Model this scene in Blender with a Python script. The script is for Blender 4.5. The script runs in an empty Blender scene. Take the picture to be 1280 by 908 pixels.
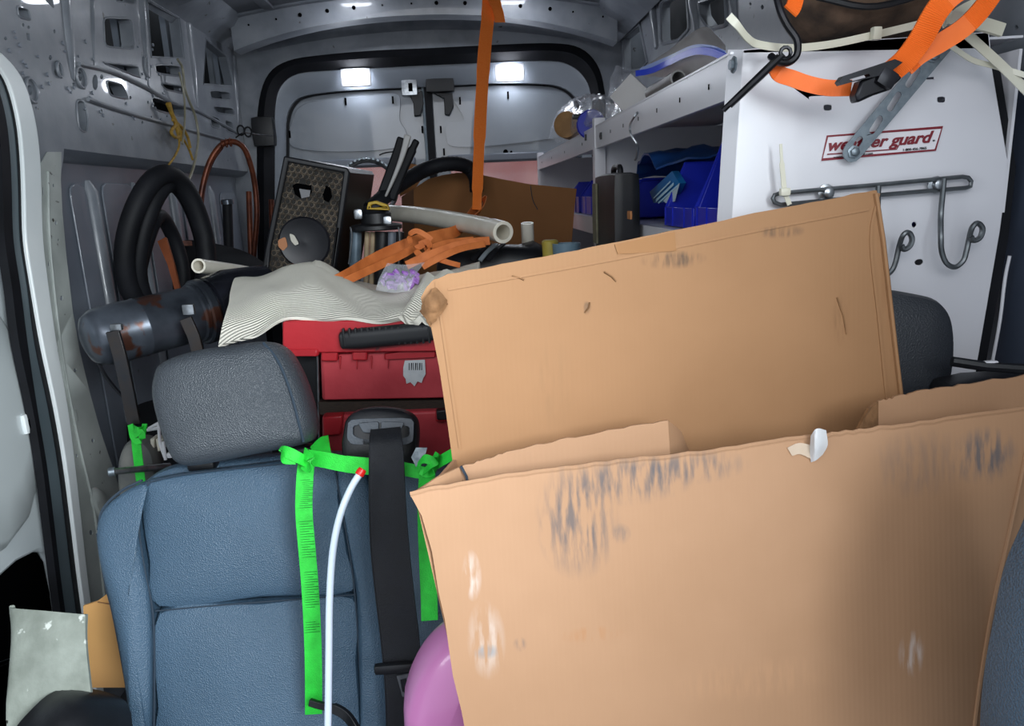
import bpy, math, random
from math import pi, sin, cos, radians
from mathutils import Vector, Matrix
from mathutils.geometry import tessellate_polygon
random.seed(7)
V = Vector
S = bpy.context.scene
COL = S.collection

# ---------------------------------------------------------------- camera
FPX = 900.0
EYE = V((0, 0, 1.25))
ROLL = radians(2.5)                       # clockwise roll of the phone
cx, cy = 582 - 640, 454 - 246             # where the lines running to the rear doors meet
# un-roll the vanishing direction, then read yaw and pitch from it
u0 = cx * cos(-ROLL) - cy * sin(-ROLL)
v0 = cx * sin(-ROLL) + cy * cos(-ROLL)
PITCH = math.atan2(v0, FPX)
YAW = math.atan(-u0 / FPX * cos(PITCH))
cam_d = bpy.data.cameras.new('camera'); cam = bpy.data.objects.new('camera', cam_d); COL.objects.link(cam)
cam_d.sensor_width = 36; cam_d.lens = FPX / 1280 * 36; cam_d.clip_start = .02; cam_d.clip_end = 60
ROT = Matrix.Rotation(-YAW, 3, 'Z') @ Matrix.Rotation(pi / 2 - PITCH, 3, 'X') @ Matrix.Rotation(-ROLL, 3, 'Z')
cam.matrix_world = Matrix.Translation(EYE) @ ROT.to_4x4()
S.camera = cam

# ---------------------------------------------------------------- world, lights, exposure
w = bpy.data.worlds.new('world'); S.world = w; w.use_nodes = True
bg = w.node_tree.nodes['Background']
bg.inputs[0].default_value = (.80, .90, 1.0, 1); bg.inputs[1].default_value = .75

def area(name, loc, target, sx, sy, power, color):
    d = bpy.data.lights.new(name, 'AREA'); d.shape = 'RECTANGLE'; d.size = sx; d.size_y = sy
    d.energy = power; d.color = color
    o = bpy.data.objects.new(name, d); COL.objects.link(o); o.location = loc
    o.rotation_euler = (V(target) - V(loc)).to_track_quat('-Z', 'Y').to_euler(); return o
area('windshield_daylight', (-.35, -1.0, 1.95), (-.2, 1.4, 1.0), 1.2, .6, 8, (.97, .98, 1))
area('door_window_daylight', (-1.45, .05, 1.75), (.35, .75, .95), .7, .7, 12.5, (.92, .97, 1))
area('left_door_fill', (.6, -.55, 1.55), (-1.0, 1.35, .85), .7, .6, 7.5, (.88, .96, 1)).data.spread = radians(75)  # added fill inside the cab, spread narrowed onto the left door and pillar
S.view_settings.view_transform = 'Standard'; S.view_settings.look = 'None'
S.view_settings.exposure = 0.48; S.view_settings.gamma = 1

# ---------------------------------------------------------------- where things stand
def ray(px, py):
    return ROT @ V(((px - 640) / FPX, (454 - py) / FPX, -1))
def on(px, py, p0, n):
    d = ray(px, py); n = V(n); return EYE + d * ((V(p0) - EYE).dot(n) / d.dot(n))
def at(px, py, Y): return on(px, py, (0, Y, 0), (0, 1, 0))
def atX(px, py, X): return on(px, py, (X, 0, 0), (1, 0, 0))
def atZ(px, py, Z): return on(px, py, (0, 0, Z), (0, 0, 1))
def A(lst, Y=None): return [at(p[0], p[1], p[2] if len(p) > 2 else Y) for p in lst]

# ---------------------------------------------------------------- materials
def lin(h):
    h = h.lstrip('#'); c = [int(h[i:i + 2], 16) / 255 for i in (0, 2, 4)]
    return tuple(x / 12.92 if x <= .04045 else ((x + .055) / 1.055) ** 2.4 for x in c) + (1,)
class NT:
    def __init__(s, name):
        s.m = bpy.data.materials.new(name); s.m.use_nodes = True; s.n = s.m.node_tree.nodes; s.l = s.m.node_tree.links
        s.b = s.n['Principled BSDF']
    def new(s, t, **k):
        x = s.n.new(t)
        for a, v in k.items(): setattr(x, a, v)
        return x
    def link(s, a, b): s.l.new(a, b)
def M(name, c1, c2=None, scale=8, rough=.5, metal=0, bump=0, bscale=200, spots=None, spot_scale=30, spot_at=.68, stretch=None,
      trans=0, alpha=1, coat=0, emit=None, estr=0, stains=(), wave=None, voro=False, spec=None, ior=None, contrast=(.35, .65)):
    t = NT(name); b = t.b
    geo = t.new('ShaderNodeNewGeometry'); pos = geo.outputs['Position']
    if stretch:
        mp = t.new('ShaderNodeMapping'); mp.inputs['Scale'].default_value = stretch; t.link(pos, mp.inputs[0]); pos2 = mp.outputs[0]
    else: pos2 = pos
    out = None
    if c2:
        nz = t.new('ShaderNodeTexNoise'); nz.inputs['Scale'].default_value = scale; nz.inputs['Detail'].default_value = 5; t.link(pos2, nz.inputs[0])
        mr = t.new('ShaderNodeMapRange'); mr.inputs[1].default_value = contrast[0]; mr.inputs[2].default_value = contrast[1]; t.link(nz.outputs[0], mr.inputs[0])
        mx = t.new('ShaderNodeMix', data_type='RGBA'); mx.inputs[6].default_value = lin(c1); mx.inputs[7].default_value = lin(c2)
        t.link(mr.outputs[0], mx.inputs[0]); out = mx.outputs[2]
    def mixin(out, fac, col):
        mx = t.new('ShaderNodeMix', data_type='RGBA'); t.link(fac, mx.inputs[0])
        if out is None: mx.inputs[6].default_value = lin(c1)
        else: t.link(out, mx.inputs[6])
        mx.inputs[7].default_value = lin(col); return mx.outputs[2]
    if spots:
        nz = t.new('ShaderNodeTexNoise'); nz.inputs['Scale'].default_value = spot_scale; nz.inputs['Detail'].default_value = 6; t.link(pos2, nz.inputs[0])
        mr = t.new('ShaderNodeMapRange'); mr.inputs[1].default_value = spot_at; mr.inputs[2].default_value = spot_at + .04; t.link(nz.outputs[0], mr.inputs[0])
        out = mixin(out, mr.outputs[0], spots)
    for (c, r, col, stren, sq) in stains:        # dirt marks with a place of their own; sq = inverse radii per axis
        sub = t.new('ShaderNodeVectorMath', operation='SUBTRACT'); t.link(pos, sub.inputs[0]); sub.inputs[1].default_value = c
        mul = t.new('ShaderNodeVectorMath', operation='MULTIPLY'); t.link(sub.outputs[0], mul.inputs[0]); mul.inputs[1].default_value = tuple(q / r for q in sq)
        ln = t.new('ShaderNodeVectorMath', operation='LENGTH'); t.link(mul.outputs[0], ln.inputs[0])
        mr = t.new('ShaderNodeMapRange'); mr.inputs[1].default_value = 1; mr.inputs[2].default_value = .45; t.link(ln.outputs[1], mr.inputs[0])
        mp = t.new('ShaderNodeMapping'); mp.inputs['Scale'].default_value = (150, 30, 26); mp.inputs['Rotation'].default_value = (0, radians(6), 0); t.link(pos, mp.inputs[0])
        nz = t.new('ShaderNodeTexNoise'); nz.inputs['Scale'].default_value = 1; nz.inputs['Detail'].default_value = 4; t.link(mp.outputs[0], nz.inputs[0])
        m2 = t.new('ShaderNodeMapRange'); m2.inputs[1].default_value = .42; m2.inputs[2].default_value = .62; m2.inputs[4].default_value = stren; t.link(nz.outputs[0], m2.inputs[0])
        mm = t.new('ShaderNodeMath', operation='MULTIPLY'); t.link(mr.outputs[0], mm.inputs[0]); t.link(m2.outputs[0], mm.inputs[1])
        out = mixin(out, mm.outputs[0], col)
    if out is None: b.inputs['Base Color'].default_value = lin(c1)
    else: t.link(out, b.inputs['Base Color'])
    b.inputs['Roughness'].default_value = rough; b.inputs['Metallic'].default_value = metal
    b.inputs['Transmission Weight'].default_value = trans; b.inputs['Alpha'].default_value = alpha; b.inputs['Coat Weight'].default_value = coat
    if spec is not None: b.inputs['Specular IOR Level'].default_value = spec
    if ior: b.inputs['IOR'].default_value = ior
    if emit: b.inputs['Emission Color'].default_value = lin(emit); b.inputs['Emission Strength'].default_value = estr
    if bump:
        if wave:
            tx = t.new('ShaderNodeTexWave'); tx.bands_direction = wave; tx.inputs['Scale'].default_value = bscale; tx.inputs['Distortion'].default_value = .6; o = tx.outputs[1]
        elif voro:
            tx = t.new('ShaderNodeTexVoronoi'); tx.inputs['Scale'].default_value = bscale; o = tx.outputs[0]
        else:
            tx = t.new('ShaderNodeTexNoise'); tx.inputs['Scale'].default_value = bscale; tx.inputs['Detail'].default_value = 3; o = tx.outputs[0]
        t.link(pos2, tx.inputs[0]); bp = t.new('ShaderNodeBump'); bp.inputs['Strength'].default_value = bump; bp.inputs['Distance'].default_value = .002
        t.link(o, bp.inputs['Height']); t.link(bp.outputs[0], b.inputs['Normal'])
    return t.m

# ---------------------------------------------------------------- mesh builder
def cr(pts, n=6, closed=False):
    """Catmull-Rom through a list of points (tuples or vectors)"""
    pts = [V(p) for p in pts]; N = len(pts)
    if N < 3: return pts
    out = []
    rng = N if closed else N - 1
    for i in range(rng):
        g = (lambda k: pts[k % N]) if closed else (lambda k: pts[k] if 0 <= k < N else (pts[0] * 2 - pts[1] if k < 0 else pts[-1] * 2 - pts[-2]))
        p0, p1, p2, p3 = g(i - 1), g(i), g(i + 1), g(i + 2)
        for k in range(n):
            t = k / n
            out.append(.5 * ((2 * p1) + (p2 - p0) * t + (2 * p0 - 5 * p1 + 4 * p2 - p3) * t * t + (3 * p1 - p0 - 3 * p2 + p3) * t ** 3))
    if not closed: out.append(pts[-1])
    return out
def root_loc(o):
    v = V((0, 0, 0))
    while o is not None: v += V(o.location); o = o.parent
    return v
class MB:
    def __init__(s): s.v = []; s.f = []
    def add(s, vs, fs):
        k = len(s.v); s.v += [V(v) for v in vs]; s.f += [tuple(i + k for i in f) for f in fs]; return s
    def box(s, c, d, rot=None):
        c = V(c); R = rot or Matrix.Identity(3)
        vs = [c + R @ V((x * d[0] / 2, y * d[1] / 2, z * d[2] / 2)) for x in (-1, 1) for y in (-1, 1) for z in (-1, 1)]
        return s.add(vs, [(0, 1, 3, 2), (4, 6, 7, 5), (0, 4, 5, 1), (2, 3, 7, 6), (0, 2, 6, 4), (1, 5, 7, 3)])
    def prism(s, pts, ext, holes=()):
        loops = [[V(p) for p in pts]] + [[V(p) for p in h] for h in holes]
        tri = tessellate_polygon(loops); flat = [p for l in loops for p in l]; n = len(flat); ext = V(ext)
        fs = [tuple(t) for t in tri] + [tuple(i + n for i in reversed(t)) for t in tri]
        k = 0
        for l in loops:
            m = len(l)
            for i in range(m):
                a, b = k + i, k + (i + 1) % m; fs.append((a, b, b + n, a + n))
            k += m
        return s.add(flat + [p + ext for p in flat], fs)
    def tube(s, pts, r, sides=10, closed=False, cap=True, hollow=None):
        pts = [V(p) for p in pts]; N = len(pts); rs = r if isinstance(r, (list, tuple)) else [r] * N
        vs = []; fs = []; up = None
        for i, p in enumerate(pts):
            a = pts[(i - 1) % N] if (closed or i) else p; b = pts[(i + 1) % N] if (closed or i < N - 1) else p
            t = (b - a).normalized()
            if up is None: up = t.orthogonal().normalized()
            up = (up - t * up.dot(t)); up = up.normalized() if up.length > 1e-6 else t.orthogonal().normalized(); sd = t.cross(up)
            for j in range(sides):
                q = 2 * pi * j / sides; vs.append(p + (up * cos(q) + sd * sin(q)) * rs[i])
        for i in range(N if closed else N - 1):
            for j in range(sides):
                a = i * sides + j; b = i * sides + (j + 1) % sides; c = ((i + 1) % N) * sides + (j + 1) % sides; d = ((i + 1) % N) * sides + j
                fs.append((a, b, c, d))
        if cap and not closed:
            fs.append(tuple(range(sides))[::-1]); fs.append(tuple(range((N - 1) * sides, N * sides)))
        return s.add(vs, fs)
    def pipe(s, pts, r, ri, sides=20):
        """open pipe with a wall: outer skin, inner skin, rims"""
        k = len(s.v); s.tube(pts, r, sides, cap=False); m = len(s.v) - k; s.tube(pts, ri, sides, cap=False)
        f = []
        for base in (0, m - sides):
            for j in range(sides):
                a = k + base + j; b = k + base + (j + 1) % sides; f.append((a, b, b + m, a + m))
        s.f += f; return s
    def ribbon(s, pts, side, w, t=.0012, arch=0):
        """webbing: centre line, side vector(s), width(s), thickness"""
        pts = [V(p) for p in pts]; N = len(pts); ws = w if isinstance(w, (list, tuple)) else [w] * N
        vs = []; fs = []
        for i, p in enumerate(pts):
            a = pts[max(i - 1, 0)]; b = pts[min(i + 1, N - 1)]; tg = (b - a).normalized()
            sv = V(side[i]) if isinstance(side, list) else V(side)
            sv = (sv - tg * sv.dot(tg)).normalized(); nn = tg.cross(sv).normalized()
            for (a_, b_) in ((-1, -1), (1, -1), (1, 1), (-1, 1)): vs.append(p + sv * a_ * ws[i] / 2 + nn * b_ * t / 2)
        for i in range(N - 1):
            for j in range(4): fs.append((i * 4 + j, i * 4 + (j + 1) % 4, i * 4 + 4 + (j + 1) % 4, i * 4 + 4 + j))
        fs.append((3, 2, 1, 0)); k = (N - 1) * 4; fs.append((k, k + 1, k + 2, k + 3)); return s.add(vs, fs)
    def grid(s, P, thick=None):
        """P[i][j] points; thick = vector or length along normals"""
        n, m = len(P), len(P[0]); vs = [V(p) for r in P for p in r]
        fs = [(i * m + j, i * m + j + 1, (i + 1) * m + j + 1, (i + 1) * m + j) for i in range(n - 1) for j in range(m - 1)]
        if thick is None: return s.add(vs, fs)
        k = len(vs)
        if not isinstance(thick, (int, float)): off = [V(thick)] * k
        else:
            off = []
            for i in range(n):
                for j in range(m):
                    a = V(P[min(i + 1, n - 1)][j]) - V(P[max(i - 1, 0)][j]); b = V(P[i][min(j + 1, m - 1)]) - V(P[i][max(j - 1, 0)])
                    q = a.cross(b); off.append(q.normalized() * thick if q.length > 1e-9 else V((0, 0, 0)))
        vs2 = [v + o for v, o in zip(vs, off)]; fs2 = [tuple(i + k for i in reversed(f)) for f in fs]
        rim = [i * m for i in range(n)] + [(n - 1) * m + j for j in range(1, m)] + [i * m + m - 1 for i in range(n - 2, -1, -1)] + [j for j in range(m - 2, 0, -1)]
        fs3 = [(rim[i], rim[(i + 1) % len(rim)], rim[(i + 1) % len(rim)] + k, rim[i] + k) for i in range(len(rim))]
        return s.add(vs + vs2, fs + fs2 + fs3)
    def patch(s, net, nu=5, nv=5, thick=None, fn=None):
        rows = [cr(r, nv) for r in net]; cols = [cr([r[j] for r in rows], nu) for j in range(len(rows[0]))]
        P = [[cols[j][i] for j in range(len(cols))] for i in range(len(cols[0]))]
        if fn: P = [[fn(p, i, j) for j, p in enumerate(r)] for i, r in enumerate(P)]
        return s.grid(P, thick)
    def puff(s, outline, nrm, prof):
        """cushion: rings of the outline pulled towards its centre; prof = [(scale, offset)] front to back"""
        o = [V(p) for p in outline]; c = sum(o, V((0, 0, 0))) / len(o); nrm = V(nrm).normalized(); n = len(o); vs = []; fs = []
        for (sc, off) in prof: vs += [c + (p - c) * sc + nrm * off for p in o]
        R = len(prof)
        for i in range(R - 1):
            for j in range(n): fs.append((i * n + j, i * n + (j + 1) % n, (i + 1) * n + (j + 1) % n, (i + 1) * n + j))
        k = len(vs); vs.append(c + nrm * prof[0][1]); fs += [(k, (j + 1) % n, j) for j in range(n)]
        vs.append(c + nrm * prof[-1][1]); b = (R - 1) * n; fs += [(k + 1, b + j, b + (j + 1) % n) for j in range(n)]
        return s.add(vs, fs)
    def lathe(s, base, axis, prof, sides=24, cap=True):
        axis = V(axis).normalized(); up = axis.orthogonal().normalized(); sd = axis.cross(up); base = V(base); vs = []; fs = []
        for (r, h) in prof:
            for j in range(sides):
                q = 2 * pi * j / sides; vs.append(base + axis * h + (up * cos(q) + sd * sin(q)) * r)
        for i in range(len(prof) - 1):
            for j in range(sides): fs.append((i * sides + j, i * sides + (j + 1) % sides, (i + 1) * sides + (j + 1) % sides, (i + 1) * sides + j))
        if cap: fs.append(tuple(range(sides))[::-1]); b = (len(prof) - 1) * sides; fs.append(tuple(range(b, b + sides)))
        return s.add(vs, fs)
    def rbox(s, c, d, r, n=6, rot=None, fn=None):
        c = V(c); R = rot or Matrix.Identity(3); h = V(d) / 2; vs = []; fs = []
        for ax in range(3):
            for sg in (-1, 1):
                k = len(vs)
                for i in range(n + 1):
                    for j in range(n + 1):
                        q = V((0, 0, 0)); q[ax] = sg; q[(ax + 1) % 3] = math.tan((2 * i / n - 1) * pi / 4); q[(ax + 2) % 3] = math.tan((2 * j / n - 1) * pi / 4)
                        p = V((q[a] * h[a] for a in range(3))); core = V((max(-h[a] + r, min(h[a] - r, p[a])) for a in range(3)))
                        dd = p - core; p = core + (dd.normalized() * r if dd.length > 1e-9 else dd)
                        if fn: p = fn(p)
                        vs.append(c + R @ p)
                for i in range(n):
                    for j in range(n):
                        a = k + i * (n + 1) + j; f = (a, a + 1, a + n + 2, a + n + 1); fs.append(f if sg < 0 else f[::-1])
        return s.add(vs, fs)
    def build(s, name, mat, parent=None, smooth=True, bevel=0, merge=True):
        me = bpy.data.meshes.new(name); r = root_loc(parent)
        me.from_pydata([v - r for v in s.v], [], s.f); me.validate()
        import bmesh
        bm = bmesh.new(); bm.from_mesh(me)
        if merge: bmesh.ops.remove_doubles(bm, verts=bm.verts, dist=1e-5)
        bmesh.ops.recalc_face_normals(bm, faces=bm.faces)
        if smooth:
            for f in bm.faces: f.smooth = True
            for e in bm.edges:
                if len(e.link_faces) == 2 and e.calc_face_angle(0) > radians(38): e.smooth = False
        bm.to_mesh(me); bm.free()
        me.materials.append(mat); o = bpy.data.objects.new(name, me); COL.objects.link(o); o.parent = parent
        if bevel:
            b = o.modifiers.new('bevel', 'BEVEL'); b.width = bevel; b.segments = 2; b.limit_method = 'ANGLE'; b.angle_limit = radians(50)
        return o
def thing(name, label, cat, loc=(0, 0, 0), group=None):
    o = bpy.data.objects.new(name, None); COL.objects.link(o); o.location = loc; o.empty_display_size = .05
    o['label'] = label; o['category'] = cat
    if group: o['group'] = group
    return o
def tag(o, label, cat, group=None):
    o['label'] = label; o['category'] = cat
    if group: o['group'] = group
    c = sum((V(b) for b in o.bound_box), V((0, 0, 0))) / 8 if o.type == 'MESH' and o.parent is None and len(o.data.vertices) else None
    if c is not None and V(o.location).length == 0:
        o.data.transform(Matrix.Translation(-c)); o.location = c
    return o
def struct(o): o['kind'] = 'structure'; return o
def stuff(o): o['kind'] = 'stuff'; return o
def dup(root, offset, label, rotz=0):
    r = root.copy(); COL.objects.link(r); r.location = V(root.location) + V(offset); r.rotation_euler = (0, 0, rotz); r['label'] = label
    for ch in [c for c in bpy.data.objects if c.parent == root]:
        c = ch.copy(); COL.objects.link(c); c.parent = r
        for g in [d for d in bpy.data.objects if d.parent == ch]:
            e = g.copy(); COL.objects.link(e); e.parent = c
    return r
def ell(px, py, rx, ry, n=10, a=0):
    return [(px + rx * cos(t) * cos(a) - ry * sin(t) * sin(a), py + rx * cos(t) * sin(a) + ry * sin(t) * cos(a)) for t in (2 * pi * k / n for k in range(n))]
def rr(pts, k=.22):
    """round the corners of a pixel polygon"""
    out = []; n = len(pts)
    for i in range(n):
        p = V(pts[i]); a = V(pts[i - 1]); b = V(pts[(i + 1) % n])
        q0 = p + (a - p) * k; q1 = p + (b - p) * k
        out += [tuple(q0), tuple(q0 * .25 + p * .5 + q1 * .25), tuple(q1)]
    return out

# palette
m_wall = M('painted_steel_grey', '#82868d', '#6c7179', 9, .35, .0, .12, 60, spots='#3d3a38', spot_scale=26, spot_at=.70, coat=.3)
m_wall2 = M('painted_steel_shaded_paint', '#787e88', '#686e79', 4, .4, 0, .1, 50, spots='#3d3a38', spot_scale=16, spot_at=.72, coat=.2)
m_roof = M('roof_skin_paint', '#6d7077', '#585b61', 5, .4, 0, .1, 40)
m_door = M('rear_door_paint', '#868c93', '#7b8189', 3, .32, 0, .05, 30, coat=.4)
m_lip = M('lit_sheet_lip', '#f0f4f4', '#e2e8e9', 4, .3)  # near-white colour stands for window light on the sheet edge
m_pillar = M('pillar_paint_pale', '#b3b8b4', '#9a9f9c', 8, .45, 0, .1, 60, spots='#3a3733', spot_scale=45, spot_at=.69)
m_dark = M('cavity_dark', '#121316', '#1a1c20', 6, .85, spec=.2)
m_rubber = M('black_rubber', '#0d0e12', '#16171c', 12, .62, spec=.25)
m_blackp = M('black_plastic', '#0d0e11', '#14151a', 20, .45, 0, .1, 300)
m_hole = M('hole_black', '#060607', rough=1, spec=0)
m_steel = M('bright_steel', '#b5b9bd', '#8e9297', 60, .28, .9)
m_zinc = M('zinc_plate', '#8a949b', '#7a848c', 120, .38, .75)
m_white = M('white_powdercoat', '#e3e2e6', '#d9d8dd', 3, .3, 0, .03, 40, spots='#8c8a88', spot_scale=60, spot_at=.76)
m_orange = M('orange_webbing', '#ff7c26', '#f26d18', 30, .6, 0, .5, 700)
m_orange_d = M('worn_orange_webbing', '#d97a3c', '#c0642a', 30, .65, 0, .4, 600)
m_green = M('green_webbing', '#27d33c', '#1fbd32', 60, .6, 0, .5, 600)
m_leather = M('blue_grey_leather', '#465e73', '#3f566a', 6, .42, 0, .55, 520, voro=True)
m_leather_d = M('grey_headrest_leather', '#43484e', '#3a3f45', 6, .42, 0, .6, 520, voro=True)
m_seam = M('dark_seam', '#263442', rough=.7)
m_copper = M('copper_tube', '#7a4028', '#45231a', 20, .38, .45)
m_pvc = M('pvc_white', '#ece6d8', '#ddd5c4', 10, .35)
m_clear = M('clear_plastic_bag', '#e8eaf0', rough=.15, alpha=.2, spec=.6, bump=.8, bscale=60)
m_bin = M('blue_bin_plastic', '#1a2bb8', '#15239c', 10, .35)
m_silver = M('silver_trim', '#9aa6ad', '#8a969d', 12, .3, .4)
# ================================================================ THE VAN BODY
XL, XR, XC = -.985, .745, -.1425
YB = 3.47
def zroof(x): return 2.045 - .09 * ((x - XC) / .842) ** 2
# ---- floor
o = struct(MB().box((XC, 1.55, -.03), (1.9, 4.3, .06)).build('floor', M('floor_mat', '#2c2d31', '#24252a', 6, .8, 0, .3, 80)))
# ---- ceiling
xs = [XL + .0 + (XR - XL) * i / 16 for i in range(17)]
P = [[V((x, y, zroof(x) + .03)) for x in xs] for y in [.35 + .2 * k for k in range(17)]]
ceiling = struct(MB().grid(P, V((0, 0, .02))).build('ceiling', m_roof))
def bow(y, wdt, drop, nm):
    mb = MB()
    prof = [(-wdt * .75, .0), (-wdt * .70, -.006), (-wdt * .5, -.008), (-wdt * .42, -drop), (wdt * .42, -drop), (wdt * .5, -.008), (wdt * .75, -.006), (wdt * .75, 0)]
    G = [[V((x, y + a, zroof(x) + .028 + b - (.05 * abs((x - XC) / .842) ** 3 if b < -.02 else 0))) for (a, b) in prof] for x in [XL + .07 + (XR - XL - .14) * i / 24 for i in range(25)]]
    mb.grid(G, .003); b = mb.build('roof_bow', m_wall, ceiling, bevel=.0)
    h = MB()
    for k in range(14):
        x = XL + .15 + (XR - XL - .3) * k / 13 + random.uniform(-.02, .02); z = zroof(x) + .028 - drop * .5
        h.tube([(x, y - wdt * .5, z), (x, y - wdt * .46, z)], random.choice([.004, .006, .008]), 8)
    stuff(h.build('punched_holes', m_hole, b))
bow(3.28, .11, .085, 0); bow(2.62, .11, .05, 0); bow(1.95, .11, .05, 0); bow(1.2, .11, .05, 0)
for sx in (-1, 1):
    x = XC + sx * .79
    mb = MB().grid([[V((x - sx * (-.08), y, 1.90)), V((x + sx * .03, y, 1.94)), V((x - sx * .03, y, 1.97)), V((x - sx * .08, y, 2.04))] for y in (.35, 3.45)], .004)
    mb.build('roof_rail', m_wall, ceiling)
for x in (-.75, -.5, -.27, .0, .22, .45):                       # stiffening swages pressed into the skin
    for y0, y1 in ((2.72, 3.2), (2.05, 2.52)):
        MB().rbox((x, (y0 + y1) / 2, zroof(x) + .025), (.05, y1 - y0, .016), .007, 3).build('roof_swage', m_roof, ceiling)

# ---- left wall: punched inner frame, outer skin, lower recess
lip = [(-5, 66), (12, 84), (26, 108), (38, 150), (44, 195), (46, 240), (48, 300), (55, 360), (65, 430), (79, 510), (88, 580), (96, 650), (106, 740), (122, 850), (140, 960)]
edge = [(80, 186), (79, 200), (76, 225), (78, 265), (83, 320), (91, 390), (100, 440), (112, 490), (126, 540), (143, 590), (158, 640), (175, 740), (195, 860), (215, 980)]
lipw = [atX(p[0], p[1], XL) for p in cr([(a, b, 0) for a, b in lip], 3)]
edgew = [atX(p[0], p[1], XL) for p in cr([(a, b, 0) for a, b in edge], 3)]
zl = edgew[0].z
outer = [V((XL, -.25, 2.0)), V((XL, YB, 2.0)), V((XL, YB, zl - .005))] + edgew + lipw[::-1] + [V((XL, 1.30, 1.60)), V((XL, -.25, 1.66))]
def wx(pts): return [atX(a, b, XL) for a, b in pts]
H = [rr([(130, 23), (163, 24), (167, 61), (132, 57)], .15), rr([(146, -8), (168, -6), (168, 5), (145, 1)]), rr([(128, 78), (172, 83), (175, 97), (160, 91)], .15),
     [(185, 2), (223, 23), (229, 72), (190, 70)], rr([(194, 81), (224, 82), (226, 96), (196, 91)]), rr([(201, 104), (229, 108), (231, 117), (208, 112)]),
     rr([(190, 121), (229, 134), (231, 146), (193, 137)]), [(258, 50), (283, 71), (291, 107), (255, 104)], rr([(263, 113), (286, 115), (288, 125), (264, 123)]),
     rr([(267, 133), (290, 135), (293, 144), (272, 141)]), rr([(263, 145), (273, 148), (275, 161), (264, 158)]), rr([(281, 150), (290, 153), (292, 167), (283, 163)]),
     rr([(21, 8), (34, 11), (38, 25), (24, 21)]), rr([(133, 101), (152, 106), (160, 124), (138, 119)]), rr([(95, 126), (105, 127), (110, 150), (108, 165), (99, 161)], .3),
     rr([(52, -6), (66, -4), (68, 12), (54, -2)]), ell(37, 113, 4, 6.5), ell(98, 96, 5, 7), ell(119, 103, 3.5, 10), ell(29, 31, 1.6, 2.4, 6), ell(36, 34, 1.6, 2.4, 6),
     [(33, 41), (37, 42), (38, 51), (34, 50)], ell(7, 48, 2, 2.6, 6), ell(63, 72, 2.2, 3.4, 6), ell(23, 98, 1.6, 2.4, 6), ell(68, 39, 1.6, 2.6, 6), ell(45, 135, 1.6, 2.2, 6),
     ell(65, 196, 2, 2.6, 6), [(90, 103), (95, 105), (95, 110), (91, 108)], ell(127, 139, 1.4, 2.5, 6), ell(178, 153, 1.3, 2, 6), ell(163, 122, 1.5, 2.4, 6), ell(185, 128, 1.3, 2, 6),
     ell(71, 90, 3, 5, 8), ell(127, 96, 2, 3.4, 6), ell(66, 232, 1.2, 2.5, 6), ell(69, 279, 1.5, 3, 6), ell(76, 373, 2, 3.4, 6), ell(93, 463, 1.8, 2.6, 6), ell(115, 551, 1.8, 2.8, 6),
     ell(113, 666, 2.4, 3.4, 6), ell(134, 728, 3.5, 8, 8), ell(95, 570, 1.5, 2.5, 6), ell(53, 240, 1.2, 7, 6), ell(130, 700, 1.5, 3, 6), ell(75, 413, 1.6, 2.6, 6),
     rr([(300, 100), (313, 101), (315, 148), (302, 149)], .2)]
def inside(p, P):
    c = False
    for i in range(len(P)):
        a, b = P[i], P[i - 1]
        if (a.z > p.z) != (b.z > p.z) and p.y < (b.y - a.y) * (p.z - a.z) / (b.z - a.z) + a.y: c = not c
    return c
H = [h for h in H if all(inside(p, outer) for p in wx(h))]
mb = MB().prism(outer, (-.035, 0, 0), [wx(h) for h in H])
wall_left = struct(mb.build('wall_left', m_wall, bevel=.0015))
MB().box((XL - .13, 1.9, 1.0), (.02, 3.2, 2.0)).build('outer_skin', M('outer_skin_inside', '#1b1d22', '#131418', 5, .8), wall_left)  # skin coloured near black to put cavity shade behind the openings
# rims round the bigger openings, pressed outwards
rim = MB()
for h in H[:15]:
    c = V((sum(p[0] for p in h) / len(h), sum(p[1] for p in h) / len(h)))
    rim.tube([atX(c.x + (p[0] - c.x) * 1.06, c.y + (p[1] - c.y) * 1.06, XL) for p in h], .003, 6, closed=True)
stuff(rim.build('pressed_rim', m_wall, wall_left))
# vertical pressed posts standing proud of the frame
for (a, b, r) in (((176, -10), (186, 108), .022), ((235, 30), (247, 135), .024), ((292, 70), (299, 165), .018), ((81, -5), (92, 100), .022), ((115, -5), (118, 84), .012)):
    p, q = atX(*a, XL), atX(*b, XL); s = (q - p); p = p - V((r * .45, 0, 0)); q = q - V((r * .45, 0, 0))
    MB().tube([p, p + s * .5, q], [r, r, r * .6], 10).build('pressed_post', m_wall, wall_left)
for pts in ([(99, 80), (140, 90), (180, 108), (215, 128), (250, 140), (300, 168)], [(110, 124), (150, 138), (185, 148), (300, 180)]):
    MB().tube(cr([atX(a, b, XL + .004) for a, b in pts], 4), .006, 6).build('body_crease', m_wall, wall_left)
# spacer behind the frame so that the openings look into a deep cavity with struts
for (a, b) in (((140, 0), (155, 75)), ((205, 20), (212, 70)), ((270, 60), (275, 104))):
    p, q = atX(*a, XL - .07), atX(*b, XL - .07)
    MB().box((p + q) / 2, (.02, .05, abs(p.z - q.z) + .12)).build('inner_strut', m_wall2, wall_left)
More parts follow.
